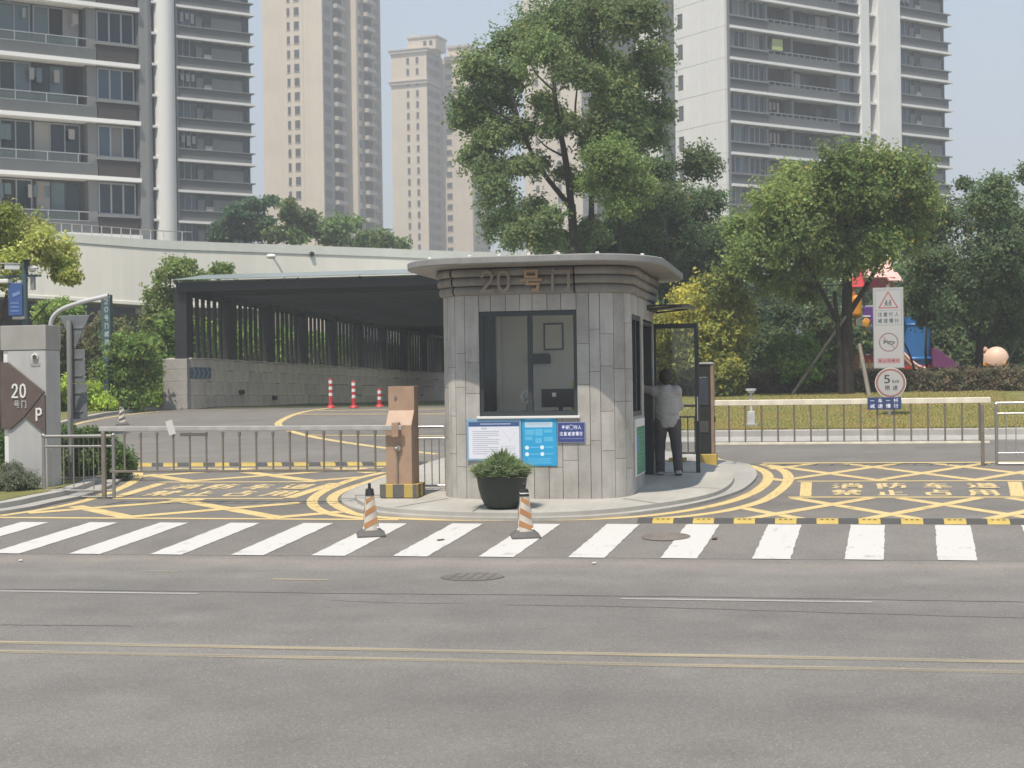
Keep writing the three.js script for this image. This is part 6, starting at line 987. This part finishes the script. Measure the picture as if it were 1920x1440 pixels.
plant('round_bush', 'small rounded clipped green bush left of the stake', 'bush', [-0.704, 1.428, -51.818], '0.0,1.5,0.69 -0.4,1.45,0.48 0.5,1.45,0.45 -0.2,1.7,0.45 0.1,0.9,0.6', { seed: 117, leaf: 0.14, dens: 700, tones: [[0.085, 0.135, 0.02], [0.05, 0.085, 0.02]], depth: 0.8, crownName: 'foliage' });
plant('shrub', 'dark shrub mass behind the round bush, in shade', 'shrub', [-2.066, 1.784, -60.721], '-0.2,2.5,0.73 0.2,1.5,0.73 -0.6,1.3,0.73 0.9,2.7,0.57 2.1,2.5,0.69 2.5,1.7,0.69 2.7,0.9,0.61 -1.0,0.5,0.61 0.2,0.5,0.53 1.8,0.7,0.53 3.5,1.7,0.61 1.2,1.4,0.7 -1.8,2,0.8 -2.6,1.2,0.8 -1.7,3.2,0.8', { seed: 118, leaf: 0.2, dens: 420, tones: DARK, depth: 0.5, crownName: 'foliage' });
plant('shrub', 'dark shrub mass behind the playground at the right', 'shrub', [6.1, 1.7, -64.5], '-0.8,1.1,0.73 0.4,1.5,0.81 1.4,1.1,0.81 2.3,1.5,0.81 -0.2,0.5,0.53 1.0,0.5,0.53 -1.4,1.6,0.61 -2.4,1.6,0.8 -2.4,0.6,0.7 0.3,2.6,0.9 2,2.6,0.9 -1.4,2.7,0.9 -3.4,1.8,0.8 3.4,2,0.9', { seed: 119, leaf: 0.22, dens: 420, tones: DARK, depth: 0.4, crownName: 'foliage' });
plant('shrub', 'green shrub behind the railing beside the sign block', 'shrub', [-12.75, 0.35, -25.9], '0,0.45,0.34 0.35,0.42,0.32 -0.35,0.45,0.32 0.6,0.35,0.26 0.15,0.75,0.26 -0.2,0.8,0.22', { seed: 120, leaf: 0.07, dens: 2600, tones: [[0.06, 0.09, 0.025], [0.045, 0.075, 0.022]], depth: 0.6, crownName: 'foliage' });
plant('shrub', 'dry grey green shrub at the foot of the white sign block', 'shrub', [-12.65, 0.33, -23.15], '-0.12,0.22,0.2 0.08,0.25,0.2 0.25,0.2,0.16 -0.3,0.2,0.18 0,0.4,0.14', { seed: 121, leaf: 0.045, dens: 2600, tones: [[0.11, 0.12, 0.075], [0.085, 0.1, 0.06]], depth: 0.5, crownName: 'foliage', wide: 0.35 });
plant('shrub', 'green shrub at the left edge beside the sign block', 'shrub', [-13.3, 0.33, -24.0], '0,0.35,0.28 -0.3,0.45,0.28 0.05,0.75,0.24 -0.25,0.85,0.24', { seed: 122, leaf: 0.07, dens: 2200, tones: [[0.07, 0.11, 0.025], [0.05, 0.085, 0.025]], depth: 0.6, crownName: 'foliage' });
// long planting outside the ramp's slats, following the wall
{
  seed(130); const cl = []; for (let i = 0; i < 30; i++) { cl.push([rr(-0.3, 0.3), 1.0, 0.75], [rr(-0.3, 0.3), 2.2, 0.8], [rr(-0.3, 0.3), 3.1, 0.6]); }
  const t = thing('hedge', 'long bright hedge seen through the slats beside the ramp', 'hedge', [-22.6, 0.95, -52]);
  const gs = []; cl.forEach((c, i) => { const g = foliage(c.join(','), { leaf: 0.2, dens: 130, tones: [[0.1, 0.155, 0.025], [0.13, 0.18, 0.03], [0.06, 0.1, 0.02]], depth: 0 }); gs.push(g.translate(0, -0.01 * i / 3, -Math.floor(i / 3) * 1.15)); });
  part('foliage', gs, leafMat, t);
}
{ // clipped hedge with brownish top, across the back of the lawn
  seed(131); const t = thing('hedge', 'long low clipped hedge with brownish leaves along the back of the lawn', 'hedge', [-6, 1.5, -52.3]);
  const gs = []; for (let i = 0; i < 44; i++) for (const [y, z] of [[0.12, 0], [0.42, 0.1], [0.42, -0.5], [0.1, 0.2]]) gs.push(foliage(`${i * 0.42 + rr(-0.1, 0.1)},${y + 0.1},0.34`, { leaf: 0.1, dens: 620, tones: [[0.075, 0.07, 0.035], [0.1, 0.085, 0.045], [0.06, 0.065, 0.03], [0.085, 0.06, 0.035]], depth: 0, squash: 0.75 }).translate(0, 0, z));
  part('foliage', gs, leafMat, t);
  part('stem', Array.from({ length: 40 }, (_, i) => bar(V(i * 0.46, -0.1, -0.2), V(i * 0.46 + 0.05, 0.4, -0.2), 0.015, 5)), M.barkDark, t);
}
{ // the wood that closes the view behind the lawn
  seed(133); const gs = []; for (let i = 0; i < 26; i++) for (let k = 0; k < 3; k++) gs.push(foliage(`0,0,${rr(1.3, 1.7).toFixed(2)}`, { leaf: 0.42, dens: 30, tones: DARK, depth: 0 }).translate(-9 + i * 1.35 + rr(-0.4, 0.4), 1.0 + k * 1.75 + rr(-0.3, 0.3), -74 + rr(-1.5, 1.5) - i * 0.1));
  const t = thing('background_trees', 'dark mass of trees closing the view behind lawn and playground', 'trees', [0, 1.6, 0]); t.userData.kind = 'stuff';
  part('foliage', gs, leafMat, t);
}
{ // low kerb-side bed edge and stakes
  const s = (label, a, b, r) => { const o = part('tree_stake', [bar(V(...a), V(...b), r, 8, r * 0.85)], M.stake, scene); return tag(o, label, 'stake'); };
  s('long leaning wooden stake propping the broad tree from the left', [-0.87, 1.45, -51.0], [0.9, 4.0, -50.9], 0.055);
  s('pale wooden stake standing left of the traffic sign column', [1.56, 1.42, -49.9], [1.3, 3.1, -50.7], 0.075);
  s('thin stake leaning in the shade behind the pale play shell', [6.0, 1.7, -57], [7.2, 3.7, -57.4], 0.04);
}
{ // court fence far behind the lawn
  const t = thing('court_fence', 'dark mesh sports fence half hidden between the bushes', 'fence', [-2.6, 1.6, -66]);
  for (let i = 0; i < 6; i++) part('post', bar(V(i * 1.5, 0, 0), V(i * 1.5, 4.3, 0), 0.05, 8), M.darkMetal, t);
  for (const y of [0.3, 2.2, 4.3]) part('rail', bar(V(0, y, 0), V(7.5, y, 0), 0.04, 8), M.darkMetal, t);
  part('mesh', [...Array.from({ length: 60 }, (_, i) => bar(V(i * 0.125, 0.3, 0), V(i * 0.125, 4.3, 0), 0.008, 4)), ...Array.from({ length: 30 }, (_, i) => bar(V(0, 0.3 + i * 0.133, 0), V(7.5, 0.3 + i * 0.133, 0), 0.008, 4))], mat(0.05, 0.09, 0.06, 0.7), t);
  const w = thing('garden_wall', 'low grey wall with pale coping glimpsed behind the mesh fence', 'wall', [-1.5, 1.5, -70]); part('face', cbox(0, 8, 0, 3.6, -0.3, 0), mat(0.2, 0.24, 0.22, 0.9, { map: T.stain }), w); part('coping', cbox(-0.1, 8.1, 3.6, 3.7, -0.4, 0.08), M.overpassCap, w);
}
// ================================================================ PLAYGROUND
{
  const t = thing('play_structure', 'colourful playground tower with red roof, purple panel, blue tube and pink slide behind the hedge', 'playground', [1.62, 1.75, -61.5], 0.15);
  const roof = new THREE.ConeGeometry(1.15, 1.0, 4, 1).rotateY(Math.PI / 4).scale(1.1, 1, 0.9).translate(0.35, 4.25, -0.3);
  part('roof', boxUV(roof), M.playRed, t);
  part('roof_panel', [box(1.15, 0.06, 0.95, 0.6, 4.4, 0.45, 0.1, 0.8), box(0.6, 0.05, 0.5, 1.15, 4.1, 0.6, 0.4, 0.75)], M.playPink, t);
  for (const [x, z] of [[-0.28, 0.3], [1.0, 0.3], [-0.28, -0.8], [1.0, -0.8]]) part('post', cyl(0.07, 0.07, 3.9, x, 0, z, 12), M.playBrown, t);
  part('platform', rbox(1.5, 0.12, 1.3, 0.36, 1.3, -0.25, 0.03), M.playRed, t);
  part('side_panel', rbox(0.28, 2.0, 0.1, -0.25, 1.1, 0.4, 0.04), M.playBrown, t);
  part('orange_panel', [new THREE.CapsuleGeometry(0.2, 0.5, 6, 14).translate(-0.2, 3.0, 0.42)], M.playOrange, t);
  const p = part('purple_panel', [rbox(0.62, 1.8, 0.12, 0.35, 2.1, 0.42, 0.05)], M.playPurple, t);
  part('oval_window', [new THREE.SphereGeometry(0.16, 16, 12).scale(1, 1.3, 0.4).translate(0.14, 2.35, 0.48)], M.playOrange, p);
  part('white_trim', [cbox(0.02, 0.3, 2.6, 2.66, 0.475, 0.5)], M.reflectWhite, p);
  part('red_panel', rbox(0.66, 0.3, 0.1, 0.3, 1.0, 0.46, 0.03), M.playRed, t);
  for (const x of [0.02, 0.22, 0.42]) part('baluster', cyl(0.05, 0.05, 0.7, x, 0.3, 0.5, 10), M.playOrange, t);
  // slide: curved trough
  const pos = [], N = 20, sec = [[-0.3, 0.16], [-0.3, 0], [0.3, 0], [0.3, 0.16]];
  const P = (i) => { const u = i / N; return V(0.95 + u * 1.3, 0.45 + 1.35 * Math.pow(1 - u, 1.6), 0.35 + u * 0.25); };
  for (let i = 0; i < N; i++) for (let k = 0; k < 3; k++) { const a = P(i), b = P(i + 1), f = (p, s) => [p.x, p.y + s[1], p.z + s[0]]; const A = f(a, sec[k]), B = f(b, sec[k]), C = f(b, sec[k + 1]), D = f(a, sec[k + 1]); pos.push(...A, ...B, ...C, ...A, ...C, ...D); }
  const sg = new THREE.BufferGeometry(); sg.setAttribute('position', new THREE.Float32BufferAttribute(pos, 3)); sg.computeVertexNormals();
  part('slide', [boxUV(sg), boxUV(tube(Array.from({ length: 8 }, (_, i) => { const q = P(i * N / 7); return [q.x, q.y + 0.17, q.z + 0.3]; }), 0.05, 8, 30)), boxUV(tube(Array.from({ length: 8 }, (_, i) => { const q = P(i * N / 7); return [q.x, q.y + 0.17, q.z - 0.3]; }), 0.05, 8, 30))], M.playPink, t);
  part('slide_base', rbox(1.7, 0.35, 0.5, 1.6, 0.45, 0.1, 0.04), M.playOrange, t);
  part('blue_tube', [cyl(0.58, 0.62, 1.9, 2.15, 0.7, -0.6, 24), new THREE.TorusGeometry(0.6, 0.07, 8, 24).rotateX(Math.PI / 2).translate(2.15, 1.0, -0.6), new THREE.TorusGeometry(0.59, 0.06, 8, 24).rotateX(Math.PI / 2).translate(2.15, 2.3, -0.6)].map(boxUV), M.playBlue, t);
  part('tube_base', [cyl(0.66, 0.66, 0.4, 2.15, 0.35, -0.6, 24)], M.playRed, t);
  part('low_slide', boxUV(new THREE.ExtrudeGeometry(new THREE.Shape([[0, 0], [0, 0.72], [0.12, 0.72], [0.95, 0.05], [0.95, 0]].map((p) => new THREE.Vector2(...p))), { depth: 0.6, bevelSize: 0.03, bevelThickness: 0.03, bevelSegments: 2 }).translate(2.75, 0.65, -0.6)), M.playPlum, t);
  const b = thing('play_block', 'small orange playground block beside the tree trunk', 'play block', [0.35, 2.0, -60.8]);
  part('panel', rbox(0.3, 0.5, 0.1, 0.1, 0.85, 0, 0.04), M.playOrange, b); part('post', cyl(0.04, 0.04, 0.7, 0.1, 0, 0, 10), M.playBrown, b);
  const s = thing('play_shell', 'pale pink rounded play shell lying behind the hedge at the right', 'play shell', [6.6, 2.2, -62.3], -0.3);
  part('shell', [new THREE.SphereGeometry(0.55, 26, 16, 0, Math.PI * 2, 0, Math.PI * 0.6).scale(0.9, 1.0, 0.75).rotateZ(-0.35).translate(0.05, 0.42, 0)], M.playCream, s);
  part('collar', [new THREE.TorusGeometry(0.14, 0.09, 10, 18).rotateY(1.0).translate(-0.36, 0.75, 0.1)], M.playCream, s);
  part('foot', rbox(0.9, 0.16, 0.6, 0.05, 0.3, 0.0, 0.05), M.playOrange, s);
}
// ================================================================ PERSON AT THE BOOTH DOOR
{
  const X = -2.36, Z = -25.68, Y = gy(X, Z) + ISL;
  const field = (bones, half, res, k = 0.03) => {
    const mc = new MarchingCubes(res, new THREE.MeshStandardMaterial(), false, false, 200000); mc.isolation = 0;
    const h = half, P = V(), A = V(), AB = V();
    const segs = bones.map((b) => ({ a: V(...b[0]), b: V(...b[2]), ra: b[1], rb: b[3] }));
    for (let z = 0; z < res; z++) for (let y = 0; y < res; y++) for (let x = 0; x < res; x++) {
      P.set((x - res / 2) / (res / 2) * h[0], (y - res / 2) / (res / 2) * h[1] + h[3], (z - res / 2) / (res / 2) * h[2]);
      let d = 1e3;
      for (const s of segs) { AB.subVectors(s.b, s.a); A.subVectors(P, s.a); const t = Math.max(0, Math.min(1, A.dot(AB) / Math.max(1e-9, AB.lengthSq()))); const q = A.addScaledVector(AB, -t).length() - (s.ra + (s.rb - s.ra) * t); const m = Math.max(k - Math.abs(d - q), 0) / k; d = Math.min(d, q) - m * m * k * 0.25; }
      mc.field[z * res * res + y * res + x] = -d;
    }
    mc.update();
    const n = mc.count ?? mc.geometry.drawRange.count, pos = new Float32Array(n * 3), nor = new Float32Array(n * 3);
    for (let i = 0; i < n; i++) { pos[i * 3] = mc.positionArray[i * 3] * h[0]; pos[i * 3 + 1] = mc.positionArray[i * 3 + 1] * h[1] + h[3]; pos[i * 3 + 2] = mc.positionArray[i * 3 + 2] * h[2]; nor[i * 3] = mc.normalArray[i * 3] / h[0]; nor[i * 3 + 1] = mc.normalArray[i * 3 + 1] / h[1]; nor[i * 3 + 2] = mc.normalArray[i * 3 + 2] / h[2]; }
    const g = new THREE.BufferGeometry(); g.setAttribute('position', new THREE.BufferAttribute(pos, 3)); const m = mergeVertices(g, 1e-4); m.computeVertexNormals(); return m;
  };
  // local axes: the person faces -z (seen from behind), the left arm reaches forward and to the left
  const J = { hipL: [-0.1, 0.86, 0.02], hipR: [0.1, 0.86, 0.0], kneeL: [-0.14, 0.46, -0.06], kneeR: [0.13, 0.46, 0.03], ankL: [-0.15, 0.08, -0.04], ankR: [0.14, 0.08, 0.1], pel: [0, 0.92, 0.0], mid: [0.0, 1.12, 0.0], chest: [-0.01, 1.3, -0.01], neck: [0.0, 1.44, 0.0], head: [0.01, 1.55, -0.02], shL: [-0.17, 1.37, -0.02], shR: [0.17, 1.36, 0.01], elL: [-0.37, 1.43, -0.16], haL: [-0.5, 1.55, -0.3], elR: [0.21, 1.1, -0.06], haR: [0.12, 1.03, -0.27] };
  const t = thing('person', 'person in grey striped shirt and dark trousers seen from behind, reaching into the booth doorway', 'person', [X - 0.03, Y, Z], 0.12); t.rotation.z = 0.035;
  const hand = (o, dx, dy, dz) => { const out = [[o, 0.034, [o[0] + dx * 0.07, o[1] + dy * 0.07, o[2] + dz * 0.07], 0.036]]; const px = [-dz, 0, dx]; for (let i = 0; i < 4; i++) { const k = (i - 1.5) * 0.021, L = [0.072, 0.082, 0.076, 0.06][i], a = [o[0] + dx * 0.09 + px[0] * k, o[1] + dy * 0.09, o[2] + dz * 0.09 + px[2] * k], m = [a[0] + dx * L * 0.55, a[1] + dy * L * 0.55, a[2] + dz * L * 0.55], e = [m[0] + dx * L * 0.4, m[1] + dy * L * 0.4 - 0.025, m[2] + dz * L * 0.4]; out.push([a, 0.0095, m, 0.009], [m, 0.009, e, 0.008]); } out.push([[o[0] + dx * 0.03 + px[0] * 0.03, o[1], o[2] + dz * 0.03 + px[2] * 0.03], 0.012, [o[0] + dx * 0.08 + px[0] * 0.06, o[1] + 0.01, o[2] + dz * 0.08 + px[2] * 0.06], 0.009]); return out; };
  const dirL = (() => { const d = V(J.haL[0] - J.elL[0], J.haL[1] - J.elL[1], J.haL[2] - J.elL[2]).normalize(); return [d.x, d.y, d.z]; })();
  const bodyBones = [[J.pel, 0.13, J.mid, 0.115], [J.mid, 0.115, J.chest, 0.13], [J.shL, 0.06, J.shR, 0.06], [J.chest, 0.1, J.neck, 0.055], [J.neck, 0.052, J.head, 0.06], [J.hipL, 0.085, J.kneeL, 0.055], [J.kneeL, 0.055, J.ankL, 0.036], [J.hipR, 0.085, J.kneeR, 0.055], [J.kneeR, 0.055, J.ankR, 0.036], [J.shL, 0.052, J.elL, 0.04], [J.elL, 0.04, J.haL, 0.026], [J.shR, 0.052, J.elR, 0.04], [J.elR, 0.04, J.haR, 0.026]];
  const bodyG = field(bodyBones, [0.72, 0.95, 0.55, 0.83], 96, 0.04);
  const headG = field([[[0.01, 1.56, -0.02], 0.082, [0.01, 1.6, -0.015], 0.088], [[0.01, 1.53, -0.06], 0.055, [0.01, 1.5, -0.065], 0.045], [[0.01, 1.555, -0.105], 0.013, [0.01, 1.53, -0.118], 0.016], [[-0.075, 1.56, -0.01], 0.02, [-0.078, 1.535, -0.012], 0.014], [[0.095, 1.56, -0.01], 0.02, [0.098, 1.535, -0.012], 0.014]], [0.2, 0.2, 0.2, 1.55], 64, 0.02);
  const shift = (b, c) => b.map(([p, r, q, s]) => [[p[0] - c[0], p[1] - c[1], p[2] - c[2]], r, [q[0] - c[0], q[1] - c[1], q[2] - c[2]], s]);
  const handL = field(shift(hand(J.haL, ...dirL), J.haL), [0.22, 0.22, 0.22, 0], 72, 0.012).translate(...J.haL), handR = field(shift(hand(J.haR, -0.2, -0.2, -0.95), J.haR), [0.22, 0.22, 0.22, 0], 72, 0.012).translate(...J.haR);
  for (const g of [bodyG, headG, handL, handR]) boxUV;
  part('body', [bodyG, headG, handL, handR].map((g) => boxUV(g)), M.skin, t);
  const hem = (g) => { const p = g.attributes.position; for (let i = 0; i < p.count; i++) p.setY(i, Math.max(p.getY(i), 0.775 + 0.003 * Math.sin(p.getX(i) * 40))); g.computeVertexNormals(); return g; };
  part('shirt', boxUV(hem(field([[[0, 0.88, 0], 0.165, J.mid, 0.15], [[-0.06, 0.86, 0], 0.13, [-0.05, 1.2, 0], 0.14], [[0.07, 0.86, 0], 0.13, [0.06, 1.2, 0], 0.14], [J.mid, 0.14, J.chest, 0.155], [J.shL, 0.085, J.shR, 0.085], [J.chest, 0.12, [0, 1.41, 0], 0.08], [J.shL, 0.078, J.elL, 0.06], [J.elL, 0.06, [-0.45, 1.5, -0.245], 0.048], [J.shR, 0.078, J.elR, 0.06], [J.elR, 0.06, [0.15, 1.05, -0.2], 0.046]], [0.72, 0.6, 0.5, 1.15], 96, 0.05))), M.shirt, t);
  part('trousers', boxUV(field([[[-0.06, 0.86, 0], 0.13, [0.06, 0.86, 0], 0.13], [J.hipL, 0.115, J.kneeL, 0.085], [J.kneeL, 0.085, [-0.15, 0.08, -0.03], 0.075], [J.hipR, 0.115, J.kneeR, 0.085], [J.kneeR, 0.085, [0.14, 0.08, 0.1], 0.075]], [0.4, 0.62, 0.4, 0.5], 84, 0.03)), M.trousers, t);
  part('hair', boxUV(field([[[0.01, 1.6, 0.0], 0.104, [0.01, 1.63, 0.005], 0.1], [[0.01, 1.55, 0.035], 0.08, [0.01, 1.52, 0.04], 0.06], [[-0.06, 1.58, 0], 0.04, [0.08, 1.58, 0], 0.04]], [0.2, 0.2, 0.2, 1.58], 56, 0.03)), M.hair, t);
  for (const [a, s] of [[J.ankL, -1], [J.ankR, 1]]) { const sh = part('shoe', rbox(0.1, 0.085, 0.26, a[0], 0.045, a[2] - 0.05, 0.035, 3), M.shoe, t); part('sole', rbox(0.104, 0.02, 0.265, a[0], 0.008, a[2] - 0.05, 0.008), M.black, sh); }
}
// ================================================================ SMALL THINGS ON THE ROAD
{
  seed(140);
  const spots = [[-1.25, -19.1, 'brown fallen leaf on the crossing beside the right manhole'], [-4.6, -18.9, 'small brown fallen leaf on a white stripe behind the right cone'], [-2.45, -17.2, 'small pale scrap on the road before the crossing'], [-9.2, -17.0, 'pale scrap on the road at the left before the crossing']];
  for (const [x, z, label] of spots) {
    const pale = /pale/.test(label), g = new THREE.CylinderGeometry(pale ? 0.03 : 0.045, pale ? 0.03 : 0.045, 0.006, 7, 1); g.scale(1.4, 1, 0.8); const p = g.attributes.position; for (let i = 0; i < p.count; i++) p.setY(i, p.getY(i) + 0.01 * Math.abs(p.getX(i)) / 0.1); g.computeVertexNormals();
    const o = part(pale ? 'paper_scrap' : 'fallen_leaf', boxUV(g), pale ? M.reflectWhite : mat(0.12, 0.075, 0.04, 0.9), scene); o.position.set(x, gy(x, z) + 0.014, z); o.rotation.y = rnd() * 6; tag(o, label, pale ? 'scrap' : 'leaf');
  }
  for (const [x0, x1, z, l] of [[-5.6, -5.0, -15.6, 'left'], [-7.3, -6.9, -16.2, 'far left']]) tag(part('paint_trace', strip([x0, z], [x1, z + 0.01], 0.09, 0.005, 2), M.yellowFaint, scene), 'faint trace of old road paint', null, null, 'structure');
}
renderer.render(scene, camera);
